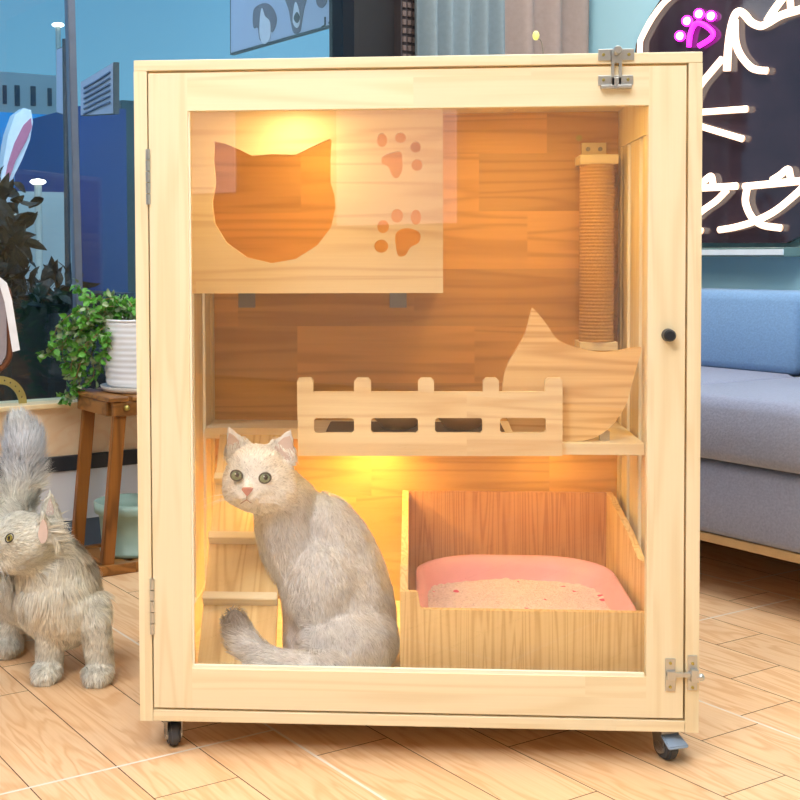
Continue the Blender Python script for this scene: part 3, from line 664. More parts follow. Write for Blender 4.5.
# lamps under the middle shelf
for (x, y, e) in ((.292, .458, 1.7), (.40, .66, .8), (.80, .64, .2)):
    l = cp_('led_lamp', cyl(bmesh.new(), (x, y, SHZ-.0242), (x, y, SHZ-.029), .03, seg=32), M['metal'])
    cp_('lamp_lens', cyl(bmesh.new(), (x, y, SHZ-.029), (x, y, SHZ-.031), .025, seg=32), M['lamp'], l)
    light('AREA', 'led_light', (x, y, SHZ-.036), e, WARM, .045)

# ================================================================== THINGS IN THE CABINET
# litter box enclosure
LY0, LY1, LZ = .07, .735, ZB+.0213
xa = atY(400, 600, LY0).x; xb = .962
lit = thing('litter_enclosure', 'open wooden litter enclosure with sloping sides around the pink tray', 'litter box', ((xa+xb)/2, (LY0+LY1)/2, LZ))
zf1, zf0 = atY(408, 592, LY0).z, atY(520, 611, LY0).z; xs = atY(418, 600, LY0).x
zbk = atY(500, 491, LY1).z
def front():
    o = [(xa, LZ), (xa, zf1), (xs-.003, zf1), (xs, zf1-.004), (xs+.004, zf0+.004), (xs+.009, zf0), (xb, zf0), (xb, LZ)]
    return sheet([Vector((x, LY0, z)) for x, z in o], [], (0, .014, 0))
obj('front_board', front(), M['litterwood'], lit)
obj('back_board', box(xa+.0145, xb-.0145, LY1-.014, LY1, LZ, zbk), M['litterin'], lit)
for x in (xa, xb-.014):
    o = [(LY0+.0142, LZ), (LY1, LZ), (LY1, zbk), (LY1-.05, zbk), (LY1-.11, zbk-.008), (LY1-.30, zbk-.03), (LY1-.42, zbk-.055), (.14, zf1+.03), (LY0+.0142, zf1)]
    obj('side_board', sheet([Vector((x, y, z)) for y, z in smoothpoly(o)] if 0 else [Vector((x, y, z)) for y, z in o], [], (.0142, 0, 0)), M['litterwood'], lit)
# tray
def rrect(cx, cy, hx, hy, r, n=8, flare=0):
    pts = []
    for sx, sy_, a0 in ((1, 1, 0), (-1, 1, 90), (-1, -1, 180), (1, -1, 270)):
        for i in range(n+1):
            a = R(a0+90*i/n); pts.append((cx+sx*(hx-r)+r*math.cos(a), cy+sy_*(hy-r)+r*math.sin(a)))
    return pts
def tray():
    x0, x1 = xa+.03, xb-.028; y0, y1 = LY0+.035, .66; cx, cy_ = (x0+x1)/2, (y0+y1)/2; hx, hy = (x1-x0)/2, (y1-y0)/2
    t = thing('litter_tray', 'pink plastic cat litter tray inside the wooden enclosure', 'litter tray', (cx, cy_, LZ))
    bm = bmesh.new(); rings = []
    z = LZ+.0006; zr = lambda y: atY(500, 556, .655).z-.004*(y1-y)/(y1-y0)
    for ins, f, rr in ((.05, 0, .10), (.035, .04, .12), (.012, .8, .15), (.004, .97, .15), (0, 1.0, .15), (.004, 1.02, .15), (.012, 1.0, .145), (.02, .8, .14), (.045, .06, .12), (.06, .03, .10)):
        rings.append([bm.verts.new((x, y, z+(zr(y)-z)*f)) for x, y in rrect(cx, cy_, hx-ins, hy-ins, rr)])
    for a, b in zip(rings, rings[1:]):
        for i in range(len(a)): bm.faces.new((a[i], a[(i+1) % len(a)], b[(i+1) % len(a)], b[i]))
    bm.faces.new(rings[0]); bm.faces.new(rings[-1])
    obj('tray_body', bm, M['pink'], t, True)
    # litter
    bm = bmesh.new(); zl = LZ+.078; n = 90
    grid = {}
    
    def inside(x, y):
        dx, dy = abs(x-cx)-(hx-.019-.13), abs(y-cy_)-(hy-.019-.13)
        return (max(dx, 0)**2+max(dy, 0)**2)**.5 < .13 if dx > 0 and dy > 0 else (dx < .13 and dy < .13)
    for i in range(n+1):
        for j in range(n+1):
            x, y = x0+(x1-x0)*i/n, y0+(y1-y0)*j/n
            if inside(x, y): grid[i, j] = bm.verts.new((x, y, zl+.006*(y-y0)/(y1-y0)+  .004*noise.noise(Vector((x*12, y*12, 0)))+.005*noise.noise(Vector((x*60, y*60, 3)))))
    for (i, j) in list(grid):
        q = [(i, j), (i+1, j), (i+1, j+1), (i, j+1)]
        if all(k in grid for k in q): bm.faces.new([grid[k] for k in q])
    m, nt, p = newmat('cat_litter'); L = nt.links; g = N(nt, 'ShaderNodeTexCoord')
    v = N(nt, 'ShaderNodeTexVoronoi'); v.inputs['Scale'].default_value = 240; L.new(g.outputs['Object'], v.inputs['Vector'])
    hs = N(nt, 'ShaderNodeHueSaturation'); hs.inputs['Saturation'].default_value = .1; L.new(v.outputs['Color'], hs.inputs['Color'])
    c = mix(nt, .75, hs.outputs[0], lin((238, 214, 210)))
    v2 = N(nt, 'ShaderNodeTexVoronoi'); v2.inputs['Scale'].default_value = 42; L.new(g.outputs['Object'], v2.inputs['Vector'])
    sx = N(nt, 'ShaderNodeSeparateColor'); L.new(v2.outputs['Color'], sx.inputs[0])
    msk = mth(nt, 'MULTIPLY', mth(nt, 'LESS_THAN', v2.outputs['Distance'], .3), mth(nt, 'GREATER_THAN', sx.outputs[0], .84))
    L.new(mix(nt, msk, c, lin((226, 90, 130))), p.inputs['Base Color']); p.inputs['Roughness'].default_value = .9
    b = N(nt, 'ShaderNodeBump'); b.inputs['Distance'].default_value = .004; L.new(v.outputs['Distance'], b.inputs['Height']); L.new(b.outputs[0], p.inputs['Normal'])
    r = bmesh.ops.extrude_face_region(bm, geom=bm.faces[:]); bmesh.ops.translate(bm, vec=(0, 0, -.03), verts=[v for v in r['geom'] if isinstance(v, bmesh.types.BMVert)])
    o = obj('cat_litter', bm, m, None, True); setp(o, 'pale speckled litter with pink granules filling the pink tray', 'cat litter', kind='stuff')
tray()
# feeding bowls on a dark tray behind the picket rail
xt0, xt1 = atY(326, 430, .50).x, atY(505, 430, .50).x
setp(obj('feeding_mat', box(xt0, xt1, .43, .64, SHZ+.0004, SHZ+.012, bev=.004), M['dark']), 'dark feeding mat lying on the middle shelf behind the picket rail', 'mat')
for u, l in ((398, 'tan round food bowl on the dark mat, the left one behind the rail'), (462, 'tan round food bowl on the dark mat, the right one behind the rail')):
    c = atY(u, 430, .53); bm = bmesh.new()
    lathe(bm, (c.x, .53, SHZ+.0122), [(.03, 0), (.036, .002), (.052, .022), (.062, .045), (.060, .047), (.050, .026), (.034, .007), (.001, .006)], 40)
    setp(obj('food_bowl', bm, M['tan'], None, True), l, 'bowl', 'food bowls on the shelf')

# bud on the cabinet top
a = atY(545, 49, .25); bm = tube(bmesh.new(), smoothpath([Vector((a.x, .25, ZT)), atY(542, 44, .25), atY(538, 39, .25)], 5), .0012, 8)
fl = thing('flower_sprig', 'single yellow flower bud on a thin stem on the cabinet top', 'flower', (a.x, .25, ZT))
obj('stem', bm, plain('bud_stem', (120, 110, 100), .6), fl)
c = atY(536, 35.5, .25); bm = bmesh.new(); bmesh.ops.create_uvsphere(bm, u_segments=16, v_segments=12, radius=.0078, matrix=Matrix.Translation(c) @ Matrix.Diagonal((.85, .85, 1.1, 1)))
for v in bm.verts: v.co += (v.co-c)*.12*math.sin(5*math.atan2(v.co.y-c.y, v.co.x-c.x))
obj('bud', bm, plain('yellow_petal', (236, 232, 140), .5), fl, True)
bm = bmesh.new(); bx(bm, a.x-.006, a.x+.008, .243, .257, ZT, ZT+.006, .002); obj('holder', bm, M['white'], fl)

# ================================================================== STOOL, POTS, PLANT
def stool():
    P = atZ(103, 577, 0); a0, b0 = P.dot(A), P.dot(B)
    zt = .497; w, dpt = .40, .27
    t = thing('slatted_stool', 'brown slatted wooden stool by the window carrying the trailing plant', 'stool', ab(a0+dpt/2, b0+w/2, 0))
    ts = .045    # legs splay outwards to the floor
    for i, (sa, sb) in enumerate(((0, 0), (1, 0), (0, 1), (1, 1))):
        pa, qb = a0+dpt*sa+(.02 if sa == 0 else -.02), b0+w*sb+(.02 if sb == 0 else -.02)
        top = ab(pa, qb+(ts if sb == 0 else -ts), zt-.02); bot = ab(pa, qb, .028)
        obj('leg', beam(bmesh.new(), bot, top, .036, .024, B), M['stool'], t)
    for a in (a0-.004, a0+dpt-.02):
        rl = obj('rail', box(a, a+.024, b0+.035, b0+w-.035, zt-.046, zt-.004, ax=1, bev=.005), M['stoolb'], t)
        for b in (b0+.075, b0+w-.075):
            bm = bmesh.new(); bmesh.ops.create_uvsphere(bm, u_segments=14, v_segments=8, radius=.009, matrix=Matrix.Translation(ab(a-.001, b, zt-.022)))
            obj('bolt', bm, M['screw'], rl, True)
        obj('foot_rail', box(a, a+.026, b0-.01, b0+w+.01, 0.0002, .030, ax=1, bev=.003), M['stoolb'], t)
    for b in (b0+.025, b0+w-.048): obj('end_rail', box(a0+.022, a0+dpt-.022, b, b+.022, zt-.046, zt-.004, ax=1, bev=.003), M['stoolb'], t)
    n = 5
    for i in range(n):
        b = b0+.02+(w-.04)*i/n; obj('top_slat', box(a0-.01, a0+dpt+.012, b, b+(w-.04)/n-.01, zt-.0035, zt+.010, ax=1, bev=.003), M['stoolb'], t)
    for i in range(4):
        b = b0+.03+(w-.06)*i/4; obj('lower_slat', box(a0+.0265, a0+dpt-.021, b, b+(w-.06)/4-.025, .014, .026, ax=1, bev=.002), M['stoolb'], t)
    return a0, b0, w, dpt, zt+.010
sa, sb, sw, sd, sz = stool()
pc = ab(sa+sd*.5, sb+.205, 0); pc = Vector((pc.x, pc.y, sz+.0005))
def pot():
    t = thing('potted_plant', 'trailing green plant in a white ribbed pot on the brown stool', 'potted plant', pc)
    zr = (vtoz(320, pc)-sz-.016); r0, r1 = .122, .138
    prof = [(.03, 0), (r0-.004, 0), (r0, .004)]; n = 11
    for i in range(n*4+1):
        f = i/(n*4); prof.append((r0+(r1-r0)*f+.0022*abs(math.sin(math.pi*i/4)), .006+(zr-.006)*f))
    prof += [(r1+.003, zr), (r1+.003, zr+.006), (r1-.008, zr+.006), (r1-.010, zr-.03), (.002, zr-.032)]
    obj('pot', lathe(bmesh.new(), pc+Vector((0, 0, .016)), prof, 64), M['white'], t, True)
    obj('saucer', lathe(bmesh.new(), pc, [(.10, 0), (.134, .002), (.142, .016), (.138, .017), (.12, .0055), (.02, .005)], 48), plain('beige_saucer', (216, 206, 196), .4), t, True)
    soil = pc+Vector((0, 0, .016+zr-.028)); obj('soil', lathe(bmesh.new(), soil, [(.126, 0), (.10, .006), (.002, .012)], 32), plain('soil', (70, 54, 42), .9, 0, .2, 80), t, True)
    top = pc + Vector((0, 0, .016+zr)); rnd = random.Random(11)
    st = bmesh.new(); m1 = bmesh.new(); m2 = bmesh.new(); yy = pc.y
    # stems given by where they pass: start in the pot, spill over the left rim and hang
    vines = [[(128, 322), (110, 312), (88, 318), (70, 335), (52, 350), (44, 358)], [(126, 322), (108, 325), (92, 340), (80, 365), (74, 385), (64, 400)],
             [(120, 324), (100, 330), (92, 352), (94, 372), (90, 385)], [(126, 320), (115, 300), (98, 300), (86, 296), (76, 286)], [(122, 323), (104, 318), (80, 322), (66, 330), (62, 345)],
             [(130, 320), (118, 308), (104, 308), (90, 322), (86, 345), (84, 368)], [(124, 324), (104, 334), (84, 345), (72, 362), (72, 378)], [(128, 322), (100, 310), (76, 312), (58, 326), (52, 345)],
             [(132, 320), (122, 306), (112, 296)], [(136, 320), (132, 306), (126, 298)], [(118, 324), (108, 335), (106, 350), (98, 366)], [(118, 324), (112, 332), (114, 342), (110, 352)],
             [(126, 322), (108, 316), (94, 326), (80, 352), (78, 392), (62, 398)], [(130, 322), (110, 314), (96, 312), (82, 330), (74, 350), (80, 370)], [(140, 318), (136, 310), (131, 306)], [(122, 322), (96, 316), (74, 330), (62, 350), (70, 372)]]
    for k, v in enumerate(vines):
        pts = []
        for i, (u, w) in enumerate(v):
            f = i/(len(v)-1); pts.append(atY(u, w, yy - (.02+.10*math.sin(math.pi*min(1, f*1.1))*rnd.uniform(.2, 1))))
        P = smoothpath(pts, 8); tube(st, P, .0016, 6)
        for i, p in enumerate(P[3:]):
            for s in range(2 if k < 10 else 3):
                d = Vector((rnd.uniform(-1, 1), rnd.uniform(-1, .6), rnd.uniform(-.8, .7)))
                leaf(m1 if rnd.random() < .72 else m2, p+Vector((rnd.gauss(0, .006), rnd.gauss(0, .008), rnd.gauss(0, .006))), d, rnd.uniform(.016, .030), rnd.uniform(.012, .019), rnd)
    for i in range(90):     # crown on the soil
        a, r = rnd.uniform(0, 6.28), rnd.uniform(0, .11)
        leaf(m1 if rnd.random() < .5 else m2, top+Vector((r*math.cos(a), r*math.sin(a), rnd.uniform(-.02, .03))), (rnd.uniform(-1, 1), rnd.uniform(-1, 1), rnd.uniform(0, 1)), rnd.uniform(.018, .03), .015, rnd)
    gm = plain('green_leaf', (96, 168, 60), .45, 0, .2, 25); gm2 = plain('variegated_leaf', (152, 176, 128), .45, 0, .2, 25)
    obj('foliage', m1, gm, t); obj('foliage', m2, gm2, t, label='pale variegated leaves'); obj('vines', st, plain('vine_stem', (160, 134, 88), .6), t)
def vtoz(v, P):
    lo, hi = 0, 3
    for _ in range(40):
        m = (lo+hi)/2
        if vpix(Vector((P.x, P.y, m))) > v: lo = m
        else: hi = m
    return lo
pot()
# green bucket on the lower slats
gc = ab(sa+sd*.5+.0, sb+.145, .0265); 
bm = bmesh.new(); gh = .155
lathe(bm, gc, [(.03, 0), (.088, 0), (.092, .012), (.084, .016), (.094, .12), (.106, .124), (.108, gh), (.101, gh), (.092, .125), (.08, .02), (.002, .018)], 48)
setp(obj('green_pot', bm, plain('pale_green_glaze', (158, 188, 178), .35), None, True), 'pale green pot standing on the lower slats of the stool', 'pot')

# chair at the left edge
def chair():
    Y = .95; q = lambda u, v, o=0: atY(u, v, Y-o)
    c = q(-42, 330)
    t = thing('upholstered_chair', 'wood framed grey padded chair back with a white cloth over it, far left', 'chair', Vector((c.x, Y, 0)))
    rr = [(-70, 284), (-20, 281), (0, 284), (6, 288), (9, 297), (10, 330), (10, 352), (7, 362), (0, 369), (-12, 372), (-80, 372), (-90, 362), (-93, 330), (-90, 296), (-84, 287)]
    bm = tube(bmesh.new(), smoothpath([q(*p) for p in rr], 4, True), .0075, 10, close=True); obj('back_frame', bm, plain('chair_wood', (110, 64, 36), .4), t, True)
    inn = [(-70, 287), (-20, 285), (-2, 288), (4, 294), (6, 310), (6.5, 350), (3, 360), (-8, 366), (-80, 366), (-88, 350), (-88, 300), (-82, 290)]
    bm = sheet(smoothpath([q(u, v, .006) for u, v in inn], 4, True), [], (0, .03, 0)); obj('back_pad', bm, plain('mauve_grey_pad', (150, 142, 148), .8, 0, .05, 60, .2), t)
    # white cloth
    pts = [(-60, 275), (-20, 275), (0, 277), (7, 283), (12, 300), (16, 325), (20, 350)]; bm = bmesh.new(); rows = []
    for i, (u, v) in enumerate(smoothpath([(a, b, 0) for a, b in pts], 6)[::1] if 0 else pts):
        rows.append([bm.verts.new(q(u, v, .02)), bm.verts.new(q(u-.5, v, -.05)), bm.verts.new(q(u-7.5 if u > 0 else u, v+(7 if u <= 0 else 2), -.05)), bm.verts.new(q(u-7.5 if u > 0 else u, v+(7 if u <= 0 else 2), .02))])
    for a, b in zip(rows, rows[1:]):
        for i in range(4): bm.faces.new((a[i], a[(i+1) % 4], b[(i+1) % 4], b[i]))
    bm.faces.new(rows[0]); bm.faces.new(rows[-1])
    w = obj('white_cloth', bm, plain('white_cloth', (236, 238, 246), .8)); setp(w, 'white cloth draped over the padded chair back, far left', 'cloth')
    xs0, xs1 = q(-88, 372).x, q(-12, 372).x; zs = .46
    bm = box(xs0, xs1, Y-.42, Y-.02, zs-.06, zs, bev=.02); obj('seat', bm, plain('mauve_seat', (150, 142, 148), .8), t)
    for x in (xs0+.02, xs1-.03):
        for y in (Y-.39, Y+.0):
            obj('leg', beam(bmesh.new(), (x, y, 0), (x, y, (zs-.06) if y < Y-.1 else q(0, 372).z+.004), .024, .024, (1, 0, 0)), bpy.data.materials['chair_wood'], t)
chair()
# gold round ornament on the sill, standing in for one mirrored in the glass
def gold():
    k = RA+.03; c = atA(0, 405, k); q = lambda u, v: atA(u, v, k); r = (atA(28, 405, k)-c).length
    m = plain('pale_gold', (190, 176, 110), .35, .5); bm = bmesh.new()
    S = B; U = Vector((0, 0, 1)); c.z = Z_SILL+r+.004-r*.0
    c = atA(-2, 393, k); c.z = Z_SILL+.0; n = 40
    r1, r0 = r, r*.72; o = [c + S*math.cos(i*math.pi/n)*r1 + U*math.sin(i*math.pi/n)*r1 for i in range(n+1)]; inn = [c + S*math.cos(i*math.pi/n)*r0 + U*math.sin(i*math.pi/n)*r0 for i in range(n+1)][::-1]
    holes = []
    for i in range(1, 12):
        a = i*math.pi/12; cc = c + (S*math.cos(a)+U*math.sin(a))*(r1+r0)/2; holes.append([cc+(S*math.cos(j)+U*math.sin(j))*r*.035 for j in [x*math.pi/4 for x in range(8)]])
    o_ = obj('mirrored_gold_arch', sheet(o+inn, holes, A*-.006), m); setp(o_, 'pale gold pierced half ring ornament on the sill, far left, standing in for a reflection', 'ornament')
gold()

# ================================================================== CATS
def clamp_(v, a, b): return max(a, min(b, v))
def spheres_body(name, chunks, voxel=.005, smooth=6, keep=()):
    """one continuous skin grown over tapering limbs and ellipsoids"""
    bm = bmesh.new()
    for ch in chunks:
        if ch[0] == 'e':
            _, c, r, *rot = ch; Mx = Matrix.Translation(c) @ (rot[0].to_4x4() if rot else Matrix()) @ Matrix.Diagonal((r[0], r[1], r[2], 1))
            bmesh.ops.create_icosphere(bm, subdivisions=3, radius=1, matrix=Mx)
        else:
            _, pts, rad = ch; pts = [Vector(p) for p in pts]; P = smoothpath(pts, 7); n = len(P)
            for i, p in enumerate(P):
                f = i/(n-1)*(len(rad)-1); j = min(int(f), len(rad)-2); r = rad[j]+(rad[j+1]-rad[j])*(f-j)
                bmesh.ops.create_icosphere(bm, subdivisions=2, radius=r, matrix=Matrix.Translation(p))
    me = bpy.data.meshes.new(name); bm.to_mesh(me); bm.free()
    o = bpy.data.objects.new(name+'_raw', me); col.objects.link(o)
    m = o.modifiers.new('r', 'REMESH'); m.mode = 'VOXEL'; m.voxel_size = voxel
    dg = bpy.context.evaluated_depsgraph_get(); mid = bpy.data.meshes.new_from_object(o.evaluated_get(dg)); bpy.data.objects.remove(o)
    o = bpy.data.objects.new(name+'_mid', mid); col.objects.link(o); gr = o.vertex_groups.new(name='w')
    for v in mid.vertices:
        d = min([1e9]+[(v.co-c).length/r for c, r in keep]); gr.add([v.index], clamp_(d-.6, .12, 1) if keep else 1, 'REPLACE')
    s = o.modifiers.new('s', 'SMOOTH'); s.factor = .5; s.iterations = smooth; s.vertex_group = 'w'
    dg = bpy.context.evaluated_depsgraph_get(); out_ = bpy.data.meshes.new_from_object(o.evaluated_get(dg)); bpy.data.objects.remove(o)
    out_.name = name; out_.materials.clear(); return out_
def eart(tip, l, r_, th=.005, n=9):
    """thin triangular ear as a cloud of small balls"""
    out_ = []; tip, l, r_ = Vector(tip), Vector(l), Vector(r_)
    for i in range(n+1):
        for j in range(n+1-i):
            a, b = i/n, j/n; c = 1-a-b; out_.append(('c', [tip*a+l*b+r_*c]*2, [th*(1-.45*a)]*2))
    return out_
def furmat(name, base, masks, root=None, rough=.85, stripes=0, nscale=30, namt=.12):
    m, nt, p = newmat(name); L = nt.links
    g = N(nt, 'ShaderNodeNewGeometry'); pos = g.outputs['Position']; c = lin(base)
    n = N(nt, 'ShaderNodeTexNoise'); n.inputs['Scale'].default_value = nscale; n.inputs['Detail'].default_value = 3; L.new(pos, n.inputs['Vector'])
    cur = mix(nt, n.outputs['Fac'], tuple(x*(1-namt*2) for x in c[:3])+(1,), tuple(min(1, x*(1+namt)) for x in c[:3])+(1,))
    for cen, r0, r1, colr, amt in masks:
        d = N(nt, 'ShaderNodeVectorMath', operation='DISTANCE'); L.new(pos, d.inputs[0]); d.inputs[1].default_value = cen
        mr = N(nt, 'ShaderNodeMapRange', interpolation_type='SMOOTHSTEP'); L.new(d.outputs['Value'], mr.inputs[0]); mr.inputs[1].default_value = r0; mr.inputs[2].default_value = r1; mr.inputs[3].default_value = amt; mr.inputs[4].default_value = 0
        cur = mix(nt, mr.outputs[0], cur, lin(colr))
    if stripes:
        w = N(nt, 'ShaderNodeTexWave', bands_direction='Z'); w.inputs['Scale'].default_value = 14; w.inputs['Distortion'].default_value = 6; w.inputs['Detail'].default_value = 2; w.inputs['Detail Scale'].default_value = 2; L.new(pos, w.inputs['Vector'])
        cur = mix(nt, mth(nt, 'MULTIPLY', w.outputs['Fac'], stripes), cur, lin((120, 108, 92)))
    def fin(m, nt, p, cur): 
        nt.links.new(cur, p.inputs['Base Color']); p.inputs['Roughness'].default_value = rough; p.inputs['Specular IOR Level'].default_value = .2
    fin(m, nt, p, cur)
    # the strands: same colours, each strand with a tone of its own
    m2 = m.copy(); m2.name = name+'_strands'; nt = m2.node_tree; p = nt.nodes['Principled BSDF']; src = p.inputs['Base Color'].links[0].from_socket
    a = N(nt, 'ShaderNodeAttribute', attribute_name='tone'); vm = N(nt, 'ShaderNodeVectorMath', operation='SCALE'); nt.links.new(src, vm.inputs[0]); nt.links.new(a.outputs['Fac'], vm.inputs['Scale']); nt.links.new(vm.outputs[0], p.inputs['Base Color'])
    m['strands'] = m2.name
    return m
def fur(o, count, length, dens, lenf, comb, lift=.45, width=.0011, seed=1, mat=None, clump=.35, freq=45):
    """a coat of tapering strands rooted on the skin and combed along a field of directions"""
    me = o.data; me.calc_loop_triangles(); off = wloc(o)*0
    V = [v.co.copy() for v in me.vertices]; VN = [v.normal.copy() for v in me.vertices]
    T = [tuple(t.vertices) for t in me.loop_triangles]; ar = [t.area*dens((V[t.vertices[0]])) for t in me.loop_triangles]
    rnd = random.Random(seed); idx = rnd.choices(range(len(T)), weights=ar, k=count)
    co = []; fs = []; nn = []; tones = []; n0 = 0
    for k in idx:
        a, b, c = T[k]; r1, r2 = rnd.random(), rnd.random()
        if r1+r2 > 1: r1, r2 = 1-r1, 1-r2
        p = V[a]*(1-r1-r2)+V[b]*r1+V[c]*r2; n = (VN[a]*(1-r1-r2)+VN[b]*r1+VN[c]*r2).normalized()
        L = length*lenf(p)*rnd.uniform(.7, 1.15)
        g = Vector(comb(p)); w = noise.noise_vector(p*freq)*clump + Vector((rnd.gauss(0, .10), rnd.gauss(0, .10), rnd.gauss(0, .10)))
        g = g + w; g = g - n*g.dot(n)
        if g.length < 1e-4: g = n.orthogonal()
        g = g.normalized()*min(1, g.length+.3)
        d1 = (g + n*lift*1.5).normalized(); d2 = (g*1.2 + n*lift*.5 + Vector((0, 0, -.25))).normalized()
        sd = d1.cross(n).normalized(); w_ = width*rnd.uniform(.7, 1.2)*.5
        q0 = p - n*.001; q1 = p + d1*L*.5; q2 = q1 + d2*L*.5
        co += [q0-sd*w_, q0+sd*w_, q1-sd*w_*.8, q1+sd*w_*.8, q2]
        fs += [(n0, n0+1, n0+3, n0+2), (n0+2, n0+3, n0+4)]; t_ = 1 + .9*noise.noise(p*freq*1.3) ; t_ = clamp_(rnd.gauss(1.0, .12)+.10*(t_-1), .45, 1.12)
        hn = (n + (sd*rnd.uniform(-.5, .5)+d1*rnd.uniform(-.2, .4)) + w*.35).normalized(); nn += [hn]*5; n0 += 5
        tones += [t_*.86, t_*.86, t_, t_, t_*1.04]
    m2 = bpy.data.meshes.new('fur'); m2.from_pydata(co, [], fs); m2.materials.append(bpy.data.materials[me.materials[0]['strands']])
    f0 = m2.polygons[0]; 
    m2.polygons.foreach_set('use_smooth', [True]*len(m2.polygons))
    if f0.normal.dot(nn[0]) < 0: m2.flip_normals()
    m2.normals_split_custom_set_from_vertices(nn)
    at = m2.attributes.new('tone', 'FLOAT', 'POINT'); at.data.foreach_set('value', tones)
    f = bpy.data.objects.new('fur', m2); col.objects.link(f); f.parent = o.parent; f.location = -wloc(o.parent); f['kind'] = 'stuff'
    return f

# ---- silver cat sitting behind the door
def ball(c, r, sc=(1, 1, 1), seg=20):
    bm = bmesh.new(); bmesh.ops.create_uvsphere(bm, u_segments=seg, v_segments=seg//2+2, radius=r, matrix=Matrix.Translation(c) @ Matrix.Diagonal((sc[0], sc[1], sc[2], 1))); return bm
def sitting_cat():
    q = atY
    FZ = LZ
    hc = q(259, 481, .235)
    body = [('e', hc, (.072, .066, .062)), ('e', q(243, 489, .205), (.040, .034, .035)), ('e', q(277, 492, .215), (.038, .036, .032)), ('e', q(257, 465, .225), (.052, .05, .040)),
            ('e', q(247, 495, .172), (.026, .020, .0165)), ('e', q(247, 488, .172), (.012, .016, .014)), ('e', q(247, 503, .18), (.018, .018, .012)),
            ('c', [q(268, 486, .27), q(287, 505, .30), q(305, 530, .32)], [.058, .062, .072]),
            ('c', [q(282, 500, .28), q(290, 540, .29), q(306, 575, .29)], [.060, .066, .066]),
            ('c', [q(322, 522, .31), q(330, 545, .32), q(337, 580, .32), q(340, 612, .31), q(340, 638, .30)], [.060, .084, .104, .116, .118]),
            ('e', q(346, 640, .25), (.105, .10, .078)), ('e', q(322, 590, .27), (.082, .085, .11)),
            ('c', [q(300, 560, .27), q(299, 610, .27), Vector((q(300, 650, .24).x, .22, FZ+.02))], [.040, .032, .026]),
            ('e', Vector((q(300, 655, .18).x, .185, FZ+.018)), (.024, .036, .018)),
            ('e', Vector((q(340, 655, .20).x, .185, FZ+.022)), (.03, .05, .022)),
            ('c', [Vector((q(350, 655, .36).x, .30, FZ+.05)), Vector((q(340, 650, .2).x, .165, FZ+.04)), Vector((q(300, 660, .15).x, .135, FZ+.036)), Vector((q(268, 650, .14).x, .135, FZ+.045)), q(247, 648, .15), q(237, 628, .15)], [.035, .032, .033, .032, .033, .024]),
            ('e', q(235, 620, .15), (.020, .02, .022))]
    tl, tr = q(228, 427, .235), q(291, 430, .235)
    body += eart(tl, q(228, 459, .228), q(251, 447, .235), .0065) + eart(tr, q(267, 448, .235), q(293, 463, .232), .0065)
    me = spheres_body('body', body, .0042, 24, [(q(230, 442, .23), .035), (q(288, 446, .23), .038), (q(247, 492, .165), .04)])
    for v in me.vertices:
        if v.co.z < FZ+.001: v.co.z = FZ+.001
        if v.co.y < .022: v.co.y = .022
    t = thing('sitting_cat', 'silver white short haired cat sitting behind the clear door, looking at the camera', 'cat', Vector((q(330, 650, .3).x, .3, FZ)))
    fc = q(247, 487, .16)
    fm = furmat('silver_fur', (240, 242, 250), [(hc, .075, .13, (253, 250, 244), .95), (q(300, 478, .3), .03, .09, (240, 228, 196), .6), (q(292, 530, .24), .03, .08, (196, 198, 206), .5), (q(232, 615, .15), .02, .055, (128, 124, 124), .95), (q(380, 640, .3), .04, .14, (200, 203, 212), .5), (q(330, 500, .3), .02, .07, (240, 240, 236), .5)], nscale=45)
    o = obj('body', me, fm, t, True)
    eL, eR = q(236.5, 475.5, .172), q(265, 478, .174)
    no = q(247, 491, .150)
    def dens(c):
        if (c-eL).length < .0135 or (c-eR).length < .0135 or (c-no).length < .010: return 0.0
        return 1.0
    def lenf(c):
        d = (c-hc).length
        if (c-fc).length < .045: return .22
        if (c-tl).length < .03 or (c-tr).length < .03: return .12
        if d < .085: return .42
        if (c-q(235, 625, .15)).length < .06: return 1.0
        return .8
    def comb(p):
        if (p-hc).length < .085:
            v = p-fc; return v.normalized()+Vector((0, 0, -.15))
        if p.y < .2 and p.z < FZ+.12 and p.x < q(310, 640, .15).x: return (-1, 0, .5 if p.x < q(250, 640, .15).x else .05)
        return (.25, -.15, -1)
    fur(o, 70000, .021, dens, lenf, comb, .42, .0019, clump=.7, freq=38)
    # face parts
    iris = plain('green_iris', (138, 158, 128), .15, 0, .15, 300); pup = plain('pupil', (14, 16, 18), .1); nosem = plain('pink_nose', (196, 128, 118), .5); lid = plain('eye_rim', (60, 62, 60), .5)
    for e_, u in ((eL, 0), (eR, 1)):
        d = (CAM-e_).normalized()
        e0 = obj('eye', ball(e_, .0112, (1.0, .8, .88)), iris, t, True)
        obj('pupil', ball(e_+d*.0062+Vector((.0012, 0, .001)),   .0055, (.85, .7, 1.1)), pup, e0, True)
        ring = [e_ + d*.0035 + Vector((math.cos(a)*.0112, 0, math.sin(a)*.0098-.15*math.cos(a)*.0115*(1 if u else -1)*-.6)) for a in [i*math.pi/12 for i in range(24)]]
        obj('eyelid_rim', tube(bmesh.new(), ring, .0018, 8, close=True), lid, e0, True)
        obj('eye_glint', ball(e_+d*.0105+Vector((-.002, 0, .003)), .0013), plain('glint', (255, 255, 255), .1), e0, True)
    bm = sheet(smoothpath([q(u, v, .148) for u, v in ((241.5, 489), (247, 488.2), (252.5, 489.5), (249.5, 493.8), (247, 496), (244.5, 493.5))], 3, True), [], (0, .012, 0))
    obj('nose', bm, nosem, t)
